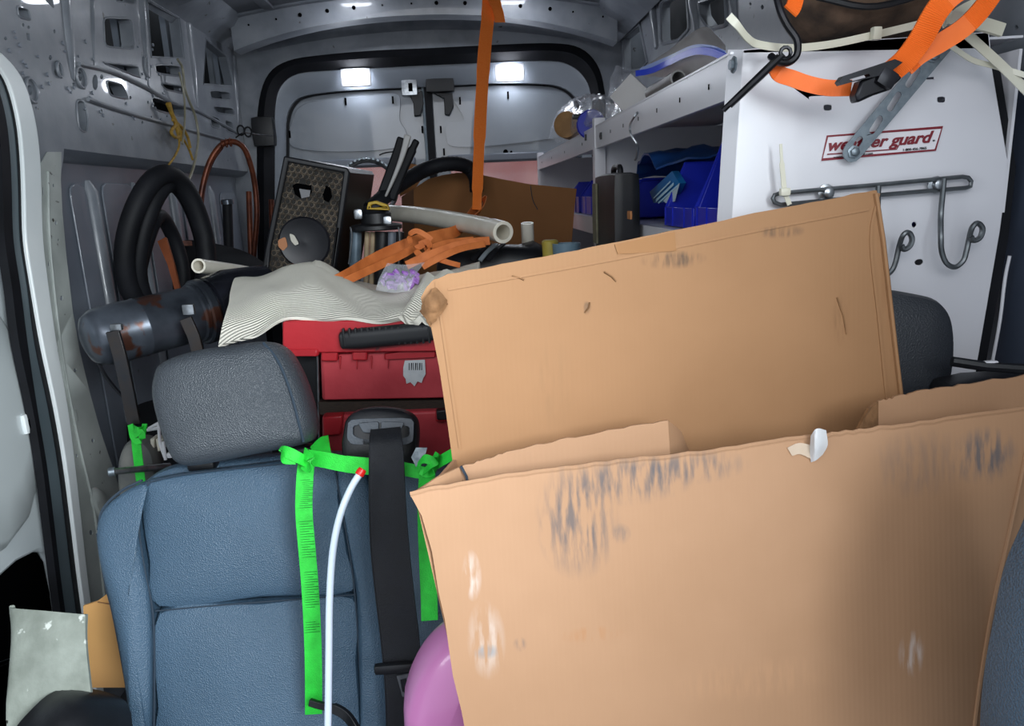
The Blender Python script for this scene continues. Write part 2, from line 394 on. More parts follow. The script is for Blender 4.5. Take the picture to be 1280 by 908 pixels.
# small screws and weld heads with bright heads
mb = MB()
for k in range(60):
    px, py = random.uniform(5, 235), random.uniform(40, 150)
    p = atX(px, py, XL); mb.tube([p, p + V((.004, 0, 0))], random.choice([.003, .004, .005]), 6)
stuff(mb.build('rivet_heads', m_wall2, wall_left))
for (a, b, r1, r2) in ((73, 87, 4, 8), (183, 84, 5, 11), (100, 97, 8, 11), (38, 113, 9, 13)):
    c = atX(a, b, XL); k = c.y / 900
    mb = MB().tube([c + V((.003, r1 * k * cos(t) * 1.3, r2 * k * sin(t))) for t in [2 * pi * i / 16 for i in range(16)]], .004, 6, closed=True)
    mb.build('dimple_ring', m_wall, wall_left)
# ledge and recessed lower wall with pressed ribs
XR_ = XL - .065
zl = edgew[0].z
g = [[V((XL, y, zl)), V((XL - .02, y, zl - .02)), V((XR_ + .01, y, zl - .028)), V((XR_, y, zl - .06)), V((XR_, y, .0))] for y in [1.72 + .2575 * k for k in range(8)]]
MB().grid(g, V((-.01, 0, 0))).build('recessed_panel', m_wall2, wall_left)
for (px, hw) in ((111, .024), (167, .02), (213, .02), (262, .02), (300, .02)):
    c = atX(px, 240, XR_)
    MB().tube([(XR_ - .004, c.y, zl - .07), (XR_, c.y, zl - .10), (XR_, c.y + .0, .45), (XR_ - .01, c.y, .4)], [hw * .5, hw, hw, hw * .5], 10).build('pressed_rib', m_wall, wall_left)
for (x0, x1, y0, y1) in ((81, 102, 222, 400), (122, 161, 222, 380), (175, 205, 228, 370), (224, 256, 232, 350), (272, 292, 236, 330)):
    a = atX(x0, y0, XR_); b = atX(x1, y0, XR_); zt = a.z - .015; zb = .5; q = .03
    L = [(a.y, zb), (a.y, zt - q), (a.y + q * .3, zt - q * .3), (a.y + q, zt), (b.y - q, zt), (b.y - q * .3, zt - q * .3), (b.y, zt - q), (b.y, zb)]
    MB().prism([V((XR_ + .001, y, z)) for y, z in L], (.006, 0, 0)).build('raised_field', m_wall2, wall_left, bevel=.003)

# ---- side door opening: bright lip, seal bands, door panel
def bandpx(L, Rr, X, ext):
    a = [atX(p[0], p[1], X) for p in cr([(x, y, 0) for x, y in L], 4)]; b = [atX(p[0], p[1], X) for p in cr([(x, y, 0) for x, y in Rr], 4)]
    n = len(a); mb = MB(); P_ = [[p, q] for p, q in zip(a, b)]; return mb.grid(P_, V((ext, 0, 0)))
def shift(L, d): return [(x + d[i] if isinstance(d, (list, tuple)) else x + d, y) for i, (x, y) in enumerate(L)]
wl = [20, 20, 20, 21, 22, 22, 22, 20, 18, 15, 12, 11, 10, 10, 10]
inner_lip = shift(lip, [-q for q in wl])
trim = struct(bandpx(inner_lip, lip, XL + .004, .012).build('trim_1', m_lip, bevel=.003))
s1 = shift(inner_lip, [-7] * 8 + [-10] * 7)
o = struct(bandpx(s1, inner_lip, XL - .004, .012).build('trim_2', m_rubber))
s2 = shift(s1, [-13] * 9 + [-18] * 6)
o = struct(bandpx(s2, s1, XL - .006, .012).build('trim_3', M('door_frame_band', '#5d6a70', '#525e64', 5, .35)))
s3 = shift(s2, [-11] * 9 + [-6] * 6)
o = struct(bandpx(s3, s2, XL - .002, .018).build('trim_4', m_rubber))
# the door beyond the seal
dp = [(-260, 330), (-60, 300), (8, 330), (20, 390), (34, 450), (46, 500), (56, 545), (62, 590), (68, 640), (76, 690), (88, 760), (98, 860), (-260, 1100)]
dh = [(-200, 900), (0, 722), (22, 702), (45, 690), (60, 690), (68, 702), (76, 740), (84, 800), (90, 880), (-60, 1000)]
door_3 = struct(MB().prism([atX(a, b, XL - .03) for a, b in dp], (-.03, 0, 0), [[atX(a, b, XL - .03) for a, b in dh]]).build('door_3', M('door_panel_pale', '#cfd6d8', '#bcc5ca', 2.2, .33, 0, .04, 10), bevel=.008))
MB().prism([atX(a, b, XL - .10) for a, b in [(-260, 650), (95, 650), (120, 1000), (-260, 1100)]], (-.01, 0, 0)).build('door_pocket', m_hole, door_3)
MB().puff([atX(a, b, XL - .03) for a, b in [(-90, 380), (-20, 372), (18, 430), (40, 520), (45, 590), (30, 650), (0, 690), (-90, 720)]], (1, 0, 0), [(1, 0), (.97, .012), (.9, .02), (.5, .022)]).build('door_bulge', M('door_panel_gloss', '#ccd3d4', '#bac3c6', 2.2, .3, coat=.4), door_3)
for (a, b) in ((33, 530),):
    c = atX(a, b, XL - .004); mb = MB().rbox(c, (.012, .022, .045), .005, 4); mb.build('door_plug', m_lip, door_3)
    MB().box(c + V((.007, 0, 0)), (.004, .004, .02)).build('plug_slot', m_hole, door_3)
c = atX(92, 521, XL); MB().rbox(c, (.014, .02, .034), .005, 4).build('wall_plug', m_pillar, wall_left)
# paler pillar face over the frame metal
pf = [(58, 190), (76, 190), (75, 225), (77, 265), (82, 320), (90, 390), (99, 440), (111, 490), (125, 540), (142, 590), (157, 640), (172, 740), (150, 860), (124, 850), (108, 740), (98, 650), (90, 580), (81, 510), (67, 430), (57, 360), (51, 300), (49, 240), (50, 205)]
MB().prism([atX(a, b, XL + .0015) for a, b in pf], (.002, 0, 0), [[atX(x, y, XL + .0015) for x, y in ell(a, b, r, q, 8)] for a, b, r, q in
    ((66, 232, 1.4, 2.5), (53, 240, 1, 8), (69, 279, 1.6, 3), (76, 373, 2, 3.4), (93, 463, 1.8, 2.6), (115, 551, 1.8, 2.8), (113, 666, 2.4, 3.4), (134, 728, 4, 9), (95, 570, 1.6, 2.6), (68, 440, 1, 2), (72, 300, 1, 2), (60, 330, 1, 4))]).build('pillar_cover', m_pillar, wall_left)
MB().tube(cr([atX(a, b, XL + .006) for a, b in [(60, 215), (62, 300), (72, 400), (84, 480), (100, 560), (118, 640), (132, 760)]], 4), .003, 6).build('pillar_seam', m_pillar, wall_left)
MB().puff([atX(a, b, XL + .004) for a, b in ell(124, 630, 10, 22, 14, -.3)], (1, 0, 0), [(1, 0), (.8, .01), (.4, .014)]).build('pillar_dimple', m_pillar, wall_left)

# ---- right wall
wr = lambda pts: [atX(a, b, XR) for a, b in pts]
HR = [rr([(827, 4), (857, -10), (860, 35), (848, 48), (828, 53)], .12), rr([(875, 3), (905, -6), (907, 30), (887, 35), (877, 20)], .15), [(780, 49), (799, 33), (808, 77), (801, 85), (781, 88)],
      ell(793, 26, 1.2, 4, 6), ell(862, 3, 1.5, 2.5, 6), ell(862, 10, 1.5, 2, 6), ell(953, 9, 2, 3, 6), ell(938, 5, 1.5, 2, 6), ell(1270, 34, 3, 3, 6)]
outR = [V((XR, -.25, 0)), V((XR, YB, 0)), V((XR, YB, 2.0)), V((XR, -.25, 2.0))]
wall_right = struct(MB().prism(outR, (.03, 0, 0), [wr(h) for h in HR]).build('wall_right', m_wall))
MB().box((.90, 1.7, 1.0), (.02, 3.8, 2.0)).build('outer_skin', bpy.data.materials['outer_skin_inside'], wall_right)
for (a, b, r) in (((816, -10), (822, 60), .02), ((866, -20), (872, 40), .02), ((769, 60), (772, 110), .016), ((915, -20), (920, 25), .014)):
    p, q = atX(*a, XR), atX(*b, XR); MB().tube([p, (p + q) / 2, q], [r, r, r * .6], 10).build('pressed_post', m_wall, wall_right)
rim = MB()
for h in HR[:3]:
    c = V((sum(p[0] for p in h) / len(h), sum(p[1] for p in h) / len(h)))
    rim.tube([atX(c.x + (p[0] - c.x) * 1.1, c.y + (p[1] - c.y) * 1.1, XR - .002) for p in h], .006, 6, closed=True)
stuff(rim.build('pressed_rim', m_wall, wall_right))
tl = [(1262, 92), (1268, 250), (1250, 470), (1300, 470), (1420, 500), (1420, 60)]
MB().prism([atX(a, b, XR - .001) for a, b in tl], (-.012, 0, 0)).build('lower_slate_panel', M('slate_panel', '#3c4454', '#343c4b', 5, .5, 0, .2, 100), wall_right, bevel=.004)  # separate slate sheet, darker and bluer than the wall around it
MB().tube(cr([atX(a, b, XR - .03) for a, b in [(1262, 320), (1256, 350), (1250, 400), (1240, 455)]], 4), .0022, 8).build('white_cable', m_white, wall_right)

# ---- rear wall, gasket, doors
bx = lambda L, Y: [at(a, b, Y) for a, b in L]
g_out = [(322, 330), (321, 180), (324, 125), (336, 92), (360, 76), (400, 69), (470, 63), (540, 60), (620, 56), (690, 54), (725, 60), (746, 80), (755, 110), (757, 150), (756, 330)]
g_in = [(343, 330), (343, 180), (344, 130), (352, 106), (372, 92), (412, 88), (470, 85), (540, 81), (620, 78), (688, 76), (714, 82), (730, 96), (738, 115), (740, 150), (740, 330)]
d_out = [(353, 330), (353, 180), (354, 148), (362, 128), (378, 118), (420, 112), (470, 109), (540, 106), (620, 102), (682, 103), (706, 108), (720, 118), (728, 132), (730, 150), (729, 330)]
go, gi, do = [[V((p.x, YB, p.z)) for p in cr(bx(L, YB), 4)] for L in (g_out, g_in, d_out)]
zf = lambda L: [V((L[0].x, YB, .25))] + L + [V((L[-1].x, YB, .25))]
arch = [V((x, YB + .005, zroof(x) + .03)) for x in xs]
wall_back = struct(MB().prism([V((XL - .14, YB + .005, 0)), V((XL - .14, YB + .005, 1.95))] + arch + [V((XR + .14, YB + .005, 1.95)), V((XR + .14, YB + .005, 0))], (0, .03, 0), [[p + V((0, .005, 0)) for p in zf(gi)]]).build('wall_back', m_wall, bevel=.003))
n = len(go); mb = MB().grid([[p + V((0, .0, 0)), (p + q) / 2 + V((0, -.03, 0)), q + V((0, .0, 0))] for p, q in zip(zf(go), zf(gi))], V((0, .01, 0)))
struct(mb.build('trim_5', m_rubber))
mb = MB().grid([[p + V((0, .012, 0)), p * .6 + q * .4 + V((0, .02, 0)), q + V((0, .05, 0)), q + V((0, .075, 0))] for p, q in zip(zf(gi), zf(do))], .003)
mb.build('door_frame_return', m_door, wall_back)
mb = MB().grid([[p * 1 + V((0, .072, 0)), p + (V((XC, YB, 1.5)) - p) * .02 + V((0, .074, 0))] for p in zf(do)], .006); struct(mb.build('trim_6', m_rubber))
MB().grid([[V((x, YB - .05, zroof(x) - .012)), V((x, YB - .03, zroof(x) - .05)), V((x, YB + .002, zroof(x) - .065))] for x in xs[1:-1]], .004).build('header_lip', m_wall, wall_back)
MB().rbox(at(330, 165, YB - .03), (.10, .06, .13), .015, 4).build('bump_stop', m_blackp, wall_back)
YD = YB + .085
def rear_door(name, x0, x1, sgn):
    poly = [V((x0, YD, .2)), V((x0, YD, 1.95)), V((x1, YD, 1.95)), V((x1, YD, .2))]
    zt, zb = 1.25 + (246 - 207) / 900 * YD, .92
    win = [V((x0 + .07, YD, zb)), V((x0 + .07, YD, zt)), V((x1 - .07, YD, zt)), V((x1 - .07, YD, zb))]
    d = struct(MB().prism(poly, (0, .03, 0), [win]).build(name, m_door, bevel=.006))
    MB().box(((x0 + x1) / 2, YD + .02, (zt + zb) / 2), (x1 - x0 - .13, .005, zt - zb + .02)).build('window_pane', M('rear_glass_' + name, '#dfe6e8', rough=.05, alpha=.25), d)
    MB().box(((x0 + x1) / 2, YD - .012, zt + .022), (x1 - x0 - .12, .03, .035)).build('window_ledge', m_wall2, d, bevel=.006)
    return d, zt
xm0, xm1 = at(532, 150, YD).x, at(541, 150, YD).x
door_1, zt = rear_door('door_1', XC - .83, xm0, -1)
door_2, zt = rear_door('door_2', xm1, XC + .83, 1)
struct(MB().box(((xm0 + xm1) / 2, YD + .0, 1.1), (xm1 - xm0 + .004, .03, 1.6)).build('trim_7', m_rubber))
MB().tube([(xm0 - .004, YD - .016, .3), (xm0 - .004, YD - .016, 1.84)], .007, 8).build('door_edge_seal', m_silver, door_1)
def field(pts, d, mat=m_door):
    L = [at(a, b, YD) for a, b in pts]; MB().prism(cr(L, 4, True), (0, -.009, 0)).build('pressed_panel', mat, d, bevel=.006)
field([(366, 184), (366, 150), (378, 132), (405, 125), (460, 120), (498, 118), (500, 150), (508, 165), (505, 183), (440, 190)], door_1)
field([(566, 122), (585, 124), (600, 117), (690, 118), (715, 132), (722, 150), (710, 168), (640, 180), (570, 184), (558, 172), (560, 155), (580, 150)], door_2)
for d, L in ((door_1, [(491, 125), (432, 127), (528, 162), (362, 168), (556, -99)]), (door_2, [(575, 126), (635, 119), (551, 162), (555, 190)])):
    for (a, b) in L:
        if b > 0: MB().box(at(a, b, YD - .012), (.008, .006, .032)).build('slot', m_hole, d)
for (a, b, r) in ((632, 190, .012), (639, 190, .006)): p = at(a, b, YD - .002); MB().tube([p, p + V((0, -.004, 0))], r, 10).build('slot', m_hole, door_2)
mb = MB().tube(cr([at(a, b, YD - .004) for a, b in [(474, 194), (482, 191), (500, 189), (520, 188)]], 3), .003, 6); mb.build('scuff_line', m_rubber, door_1)
# latches at the top of the doors
l1 = MB().rbox(at(512, 110, YD - .03), (.072, .05, .07), .006, 4).build('top_latch', m_steel, door_1)
MB().box(at(513, 109, YD - .062), (.018, .01, .034)).build('latch_slot', m_hole, l1)
MB().prism([at(a, b, YD - .012) for a, b in [(513, 121), (528, 114), (530, 130), (526, 145), (518, 146), (517, 130)]], (0, -.02, 0)).build('latch_bracket', m_blackp, door_1, bevel=.003)
MB().rbox(at(550, 107, YD - .035), (.13, .05, .06), .008, 4).build('top_latch', m_blackp, door_2)
MB().prism([at(a, b, YD - .012) for a, b in [(542, 117), (566, 117), (567, 134), (562, 145), (556, 144), (555, 124)]], (0, -.02, 0)).build('latch_bracket', m_blackp, door_2, bevel=.003)

# ---- brick coloured yard wall seen through the rear glass
yard = struct(MB().box((XC, 7.2, 1.2), (7, .2, 3.2)).build('wall_outside', M('red_yard_wall', '#b9615a', '#d48a80', 3, .8)))
struct(MB().box((XC, 6.4, -.32), (7, 5.2, .1)).build('trim_8', M('yard_paving', '#8c8884', '#7a7672', 5, .9)))

# ---- interior lamps
m_lens = M('lamp_lens_lit', '#ffffff', emit='#eef4ff', estr=40)
def lamp(px, py, Y, label, flat=False):
    p = at(px, py, Y)
    if flat: p = V((p.x, Y, zroof(p.x) + .018))
    t = thing('interior_lamp', label, 'lamp', p, 'cargo lamps')
    d = (.135, .02, .080) if not flat else (.15, .08, .03)
    MB().rbox(p, d, .010 if not flat else .012, 5).build('lamp_housing', m_white, t)
    off = V((0, -.012, 0)) if not flat else V((0, 0, -.012))
    MB().rbox(p + off, (.105, .03, .060) if not flat else (.125, .055, .028), .028 if not flat else .013, 8).build('lamp_lens', m_lens, t)
    return t
lamp(445, 97, YB - .004, 'lit oval cargo lamp above the left rear door')
lamp(637, 91, YB - .004, 'lit oval cargo lamp above the right rear door, beside the orange strap')
lamp(432, 4, 3.05, 'lit cargo lamp on the roof skin, left of the orange strap', True)
lamp(645, 6, 3.05, 'lit cargo lamp on the roof skin, right of the orange strap', True)
# ================================================================ WHITE SHELVING UNIT
XS, YE, YM, YR = .335, .92, 1.90, 3.38
ZT = at(929, 62, YE).z; ZS = atX(745, 272, XS).z; LH = ZT - atX(905, 127, XS).z
sh = thing('shelving_unit', 'white steel van shelving unit with a red lettered end panel along the right wall', 'shelving', (XS, YE, 0))
# end panel with its slot holes
ep = [(929, 62), (1080, 50), (1236, 40), (1240, 84), (1261, 208), (1250, 290), (1222, 452), (1195, 640), (1180, 900), (915, 900), (913, 300), (921, 180)]
eh = [rr([(1030, 131), (1040, 131), (1040, 138), (1030, 138)], .3), rr([(1172, 121), (1182, 121), (1182, 128), (1172, 128)], .3), ell(1143, 281, 3, 3.6, 8), ell(1149, 328, 5.5, 3.8, 10, -.2), [(994, 108), (1014, 109), (1014, 111), (994, 110)], [(1158, 97), (1168, 96), (1168, 99), (1158, 99)]]
endp = MB().prism(A(ep, YE), (0, .0025, 0), [A(h, YE) for h in eh]).build('end_panel', m_white, sh, bevel=.0015)
MB().prism(A([(929, 66), (929, 62), (1080, 50), (1236, 40), (1238, 60)], YE), (0, .02, 0)).build('panel_flange', m_white, endp)
fl = A([(929, 62), (921, 180), (913, 300), (905, 900)], YE); fb = [V((p.x - .012, YE + .02, p.z + .004)) for p in fl]
MB().grid([[a, b] for a, b in zip(fl, fb)], .002).build('folded_front_flange', m_white, sh)
MB().grid([A([(x, y), (x + 14, y + 1)], YE + .006) for x, y in [(1236, 84), (1256, 208), (1246, 300), (1218, 455), (1188, 700)]], V((0, .02, 0))).build('edge_gap_shade', m_rubber, sh)  # black strip put in for the dark gap beside the end panel
# shelves with rolled front lips
for z0, lip_h in ((ZT, LH), (ZS, .046), (.86, .05)):
    dz = ZT - at(1236, 43, YE).z if z0 == ZT else 0
    MB().grid([[V((XS, y, z0)), V((XR - .035, y, z0 - dz))] for y in (YE + .012, YR)], V((0, 0, -.003))).build('shelf', m_white, sh)
    for y0, y1 in ((YE + .022, YM - .01), (YM + .01, YR)):
        l = MB().rbox((XS + .006, (y0 + y1) / 2, z0 - lip_h / 2), (.012, y1 - y0, lip_h), .003, 3).build('shelf_lip', m_white, sh)
        if z0 == ZT:
            for k in range(7 if y0 < 1.5 else 4):
                y = y0 + (y1 - y0) * (k + .5) / (7 if y0 < 1.5 else 4); MB().box((XS - .0004, y, z0 - .03), (.001, .003, .007)).build('slot', m_hole, l)
for y, wdt in ((YM, .016), (YR - .01, .016)):
    MB().rbox((XS + .012, y, .72), (.03, wdt * 2, 1.42), .003, 3).build('upright', m_white, sh)
    if y > 1.5: MB().box(((XS + XR) / 2, y, .70), (XR - XS - .03, .004, 1.40)).build('divider', m_white, sh)
MB().box((XR - .045, (YM + YR) / 2, 1.3), (.004, YR - YM, .2)).build('back_sheet', m_white, sh)
MB().box((XR - .045, (YM + YE) / 2, 1.3), (.004, YM - YE, .2)).build('back_sheet', m_white, sh)
p = atX(918, 81, XS - .001); MB().lathe(p, (-1, 0, 0), [(.010, 0), (.010, .002), (.006, .003), (.006, .006)], 8).build('bolt', m_zinc, sh)
for (a, b) in ((751, 170), (732, 172)): MB().box(atX(a, b, XS - .001), (.004, .012, .016)).build('clip', m_blackp, sh)
# ---- red lettered decal
dq = A([(1033, 169), (1179, 157), (1170, 189), (1026, 202)], YE - .0012)
def inset(q, k, m):
    c = sum(q, V((0, 0, 0))) / 4; return [c + V(((p.x - c.x) * k, 0, (p.z - c.z) * m)) for p in q]
m_red = M('decal_red', '#7d1f2c', rough=.4); m_blk = M('print_black', '#1c1c20', rough=.5)
dec = MB().prism([p for p in dq], (0, .0008, 0), ).build('decal', M('decal_white', '#e8e4e8', rough=.35), sh)
MB().prism([p + V((0, -.0006, 0)) for p in inset(dq, .995, .97)], (0, .0005, 0), [[p + V((0, -.0006, 0)) for p in inset(dq, .972, .80)]]).build('decal_frame', m_red, dec)
def text(s, p, q, size, mat, parent, offset=0, shear=.25, name='lettering', ext=.0004, width=None):
    """flat lettering from point p towards q"""
    c = bpy.data.curves.new(name, 'FONT'); c.body = s; c.size = size; c.offset = offset; c.shear = shear; c.extrude = ext
    o = bpy.data.objects.new('tmp', c); COL.objects.link(o); bpy.context.view_layer.update()
    me = bpy.data.meshes.new_from_object(o.evaluated_get(bpy.context.evaluated_depsgraph_get()))
    bpy.data.objects.remove(o); d = (V(q) - V(p)); L = d.length; xs_ = [v.co.x for v in me.vertices]; sx = L / (max(xs_) - min(xs_)); x0 = min(xs_)
    d.normalize(); n = V((0, -1, 0)) if abs(d.y) < .5 else V((-1, 0, 0)); n = (n - d * n.dot(d)).normalized(); up = n.cross(d); R = Matrix((d, up, n)).transposed()
    r = root_loc(parent)
    for v in me.vertices: v.co = V(p) + R @ V(((v.co.x - x0) * sx, v.co.y, v.co.z)) - r
    me.materials.clear(); me.materials.append(mat); o = bpy.data.objects.new(name, me); COL.objects.link(o); o.parent = parent; return o
T0 = YE - .0022
text('weather guard', at(1036, 188.5, T0), at(1167, 177.5, T0), .0195, m_red, dec, .0005, .35)
for L in ([(1034, 193), (1061, 191)], [(1061, 191), (1121, 186.5), (1124, 181)]):
    pts = A(L, T0); MB().ribbon(pts, (0, 0, 1), .0014, .0004).build('underline', m_red, dec)
text('www.weatherguard.com', at(1042, 198, T0), at(1091, 193, T0), .0042, m_blk, dec, 0, 0)
text('1-800-456-7865', at(1129, 189, T0), at(1158, 186.5, T0), .0042, m_blk, dec, 0, 0)
text('®', at(1166, 177, T0), at(1168.5, 176.8, T0), .003, m_blk, dec, 0, 0)

# ---- slotted steel strip bolted to the panel
ss = thing('slotted_steel_strip', 'flat galvanised strip with slots hanging diagonally over the red lettering', 'metal strip', at(1120, 130, YE - .02))
a = at(1066, 190, YE - .014); b = at(1185, 48, YE - .014); ax = (b - a).normalized(); nrm = V((0, -1, 0)); sd = ax.cross(nrm); Ln = (b - a).length; hw = .0125
def capsule(c0, c1, r, n=7):
    d = (c1 - c0).normalized(); s = d.cross(nrm); return [c0 - (d * sin(t) * 1) * r + s * cos(t) * r for t in [pi * k / n for k in range(n + 1)]][::-1] + [c1 + d * sin(t) * r + s * cos(t) * r for t in [pi * k / n for k in range(n + 1)]][0:]
body = capsule(a, b, hw)
holes = []
for px0, px1 in (((1091, 163), (1100, 149)), ((1113, 135), (1123, 119)), ((1136, 105), (1147, 88)), ((1071, 181), (1075, 175))):
    holes.append(capsule(at(*px0, YE - .014), at(*px1, YE - .014), .0042, 6))
MB().prism(body, (0, .002, 0), holes).build('strip', m_zinc, ss, bevel=.0006)
for (x, y) in ((1067, 190), (1166, 70)):
    bt = MB().lathe(at(x, y, YE - .014), (0, -1, 0), [(.0085, 0), (.0085, .0015), (.0055, .002), (.0055, .0055), (.004, .0065)], 6).build('bolt', m_zinc, ss)

# ---- wire hook rail
m_hook = M('dull_hook_steel', '#6f7376', '#5d6164', 60, .35, .7)
hk = thing('wire_hook_rail', 'grey steel wire rail with two round-ended hooks bolted across the white end panel', 'hook rail', at(1090, 240, YE - .01))
yr = YE - .010
up_ = cr(A([(974, 242), (1040, 236), (1110, 230), (1203, 221)], yr), 4); lo_ = cr(A([(1207, 235), (1110, 243), (1040, 250), (976, 256)], yr), 4)
MB().tube(up_ + A([(1210, 222), (1214, 227), (1213, 233)], yr) + lo_ + A([(968, 253), (966, 248), (968, 244)], yr), .0028, 8, closed=True).build('rail_loop', m_hook, hk)
for (x, y) in ((1032, 241), (1169, 231)): MB().lathe(at(x, y, yr + .004), (0, -1, 0), [(.011, 0), (.011, .002), (.0065, .003), (.0065, .010), (.005, .011)], 10).build('bolt', m_steel, hk)
h1 = [(1180, 223), (1178, 245), (1176, 269), (1176, 295), (1177, 314), (1183, 329), (1194, 334), (1204, 326), (1208, 314), (1211, 300), (1215, 285), (1222, 279), (1228, 286), (1225, 297), (1217, 301), (1214, 296)]
h2 = [(1098, 232), (1097, 270), (1096, 310), (1098, 335), (1106, 344), (1115, 338), (1120, 326), (1124, 308), (1129, 294), (1136, 291), (1140, 299), (1137, 308), (1130, 312), (1127, 307)]
for h in (h1, h2):
    pts = [(x, y, yr - .006 - (.012 if 2 < i < len(h) - 6 else .018 if i >= len(h) - 6 else 0)) for i, (x, y) in enumerate(h)]
    MB().tube(cr(A(pts), 5), .0034, 8).build('wire_hook', m_hook, hk)

# ---- cable ties
m_nylon = M('nylon_tie', '#d8d5c4', '#cbc7b4', 20, .4)
z1 = thing('cable_tie', 'small natural nylon cable tie looped upright on the left end of the hook rail', 'cable tie', at(980, 240, YE - .02), None)
MB().ribbon(cr(A([(976, 180), (977, 200), (979, 222), (981, 240), (987, 256)], YE - .02), 4), (1, 0, 0), [.0035] * 5 + [.006] * 12, .0012).build('tie_strap', m_nylon, z1)
MB().rbox(at(981, 240, YE - .024), (.013, .008, .010), .002, 3).build('tie_head', m_nylon, z1)
z2 = thing('cable_tie', 'long wide nylon cable tie lying across the top of the white end panel', 'cable tie', at(1050, 50, YE), None)
MB().ribbon(cr(A([(911, 20, .86), (922, 32, .86), (935, 48, .87), (950, 56, .88), (990, 60, .885), (1040, 55, .89), (1100, 42, .89), (1150, 30, .89), (1175, 24, .89)]), 6), (0, -.1, 1), .0085, .0014).build('tie_strap', m_nylon, z2)
MB().rbox(at(1095, 42, .884), (.011, .010, .015), .002, 3).build('tie_head', m_nylon, z2)
z3 = thing('cable_tie', 'thick white nylon tie bundle ending behind the orange strap at the right', 'cable tie', at(1210, 25, .9), None)
MB().ribbon(cr(A([(1186, 22, .86), (1205, 25, .86), (1230, 31, .86), (1253, 38, .86)]), 4), (0, 0, 1), .014, .006).build('tie_strap', m_nylon, z3)
MB().ribbon(cr(A([(1178, 30, .88), (1205, 10, .89), (1240, -5, .89)]), 4), (0, 0, 1), .010, .002).build('tie_tail', m_nylon, z3)
z4 = thing('cable_tie', 'pale nylon tie tails crossing the upper right corner of the end panel', 'cable tie', at(1240, 70, .9), None)
MB().ribbon(cr(A([(1188, 57, .88), (1215, 75, .885), (1240, 82, .885), (1275, 92, .87), (1310, 104, .86)]), 4), (0, 0, 1), .006, .0014).build('tie_tail', m_nylon, z4)
MB().ribbon(cr(A([(1208, 42, .88), (1230, 62, .88), (1255, 85, .875), (1290, 120, .87)]), 4), (.6, 0, .7), .011, .0014).build('tie_tail', m_nylon, z4)

# ---- orange cam strap with hook
m_blackm = M('black_coated_steel', '#17171a', '#24242a', 30, .35, .5)
cs = thing('cam_strap', 'orange ribbed cam strap with black buckle draped over the white end panel', 'strap', at(1090, 100, .86))
m_orange_r = M('orange_ribbed_webbing', '#fa7626', '#ef6a18', 20, .55)
def ribbed(c0, side, wdt, n, nm='webbing'):
    """webbing with real cross ribs"""
    pts = cr(c0, n); mb = MB(); mb.ribbon(pts, side, wdt, .0012)
    for i in range(0, len(pts) - 1):
        t = (pts[i + 1] - pts[i]); ww = wdt[i] if isinstance(wdt, list) else wdt
        for f in (.0, .5):
            p = pts[i] + t * f; sv = V(side); sv = (sv - t.normalized() * sv.dot(t.normalized())).normalized()
            mb.tube([p - sv * ww / 2, p + sv * ww / 2], .0017, 5)
    return mb.build(nm, m_orange_r, cs)
ribbed(A([(1248, -40, .80), (1195, -12, .80), (1172, 12, .80), (1150, 50, .81), (1130, 76, .82), (1106, 96, .83)]), (.9, .0, -.45), .026, 8)
ribbed(A([(1256, -30, .81), (1228, 10, .81), (1205, 34, .815), (1178, 52, .82), (1150, 68, .825), (1132, 84, .83)]), (.5, .0, -.8), .021, 8)
ribbed(A([(966, 78, .865), (974, 92, .865), (990, 98, .86), (1010, 105, .855), (1035, 110, .85), (1064, 110, .845)]), (.1, .0, -1), .0175, 6)
ribbed(A([(1000, -30, .87), (996, -8, .87), (992, 8, .87), (988, 14, .87)]), (1, 0, 0), .018, 5)
bk = MB().prism(A([(1060, 121), (1066, 104), (1100, 88), (1118, 100), (1100, 116), (1082, 122), (1062, 131)], .835), (0, -.018, 0)).build('buckle_body', m_blackm, cs, bevel=.003)
MB().prism(A([(1043, 104), (1048, 97), (1112, 76), (1122, 80), (1104, 94), (1064, 103), (1046, 108)], .822), (0, -.01, 0), [A([(1056, 101), (1080, 94), (1082, 97), (1060, 103)], .822)]).build('buckle_lever', m_blackm, cs, bevel=.002)
MB().rbox(at(1105, 99, .82), (.022, .02, .020), .004, 3, Matrix.Rotation(.5, 3, 'Y')).build('buckle_roller', m_blackm, cs)
bh = thing('bungee_hook', 'black coated wire hook and rod pulled diagonally across the shelf corner', 'hook', at(970, 60, .86))
MB().tube(cr(A([(968, -20, .87), (974, 10, .86), (984, 32, .855), (996, 50, .85), (996, 68, .85), (986, 78, .85), (972, 77, .85), (963, 70, .86)]), 5), .0042, 8).build('hook', m_blackm, bh)
MB().tube(A([(980, 68, .845), (912, 132, .875)]), .004, 8).build('rod', m_blackm, bh)
MB().tube(A([(974, 70, .85), (904, 138, .885)]), .0035, 8).build('rod', m_blackm, bh)
MB().tube([at(982, 66, .845) + V((.006 * cos(t), 0, .006 * sin(t))) for t in [2 * pi * k / 10 for k in range(10)]], .0022, 6, closed=True).build('eye', m_blackm, bh)

# ---- brown bag on top
m_bag = M('worn_brown_canvas', '#6a5342', '#33271f', 22, .8, 0, .8, 60)
bgp = thing('canvas_bag', 'worn dark brown canvas bag lying on top of the shelving unit at the front', 'bag', (.5, 1.0, ZT))
def bagfn(p):
    k = mathutils_noise(p * 14); return p + V((k * .010, k * .006, k * .012))
import mathutils
mathutils_noise = lambda q: mathutils.noise.noise(q)
c = at(1075, 8, 1.02); MB().rbox((c.x, 1.01, ZT + .10), (.225, .15, .165), .06, 14, fn=bagfn).build('bag_body', m_bag, bgp)
MB().tube(cr([(c.x - .10, .935, ZT + .06), (c.x - .03, .925, ZT + .045), (c.x + .06, .925, ZT + .07), (c.x + .11, .93, ZT + .11)], 5), .004, 6).build('piping', m_blackp, bgp)
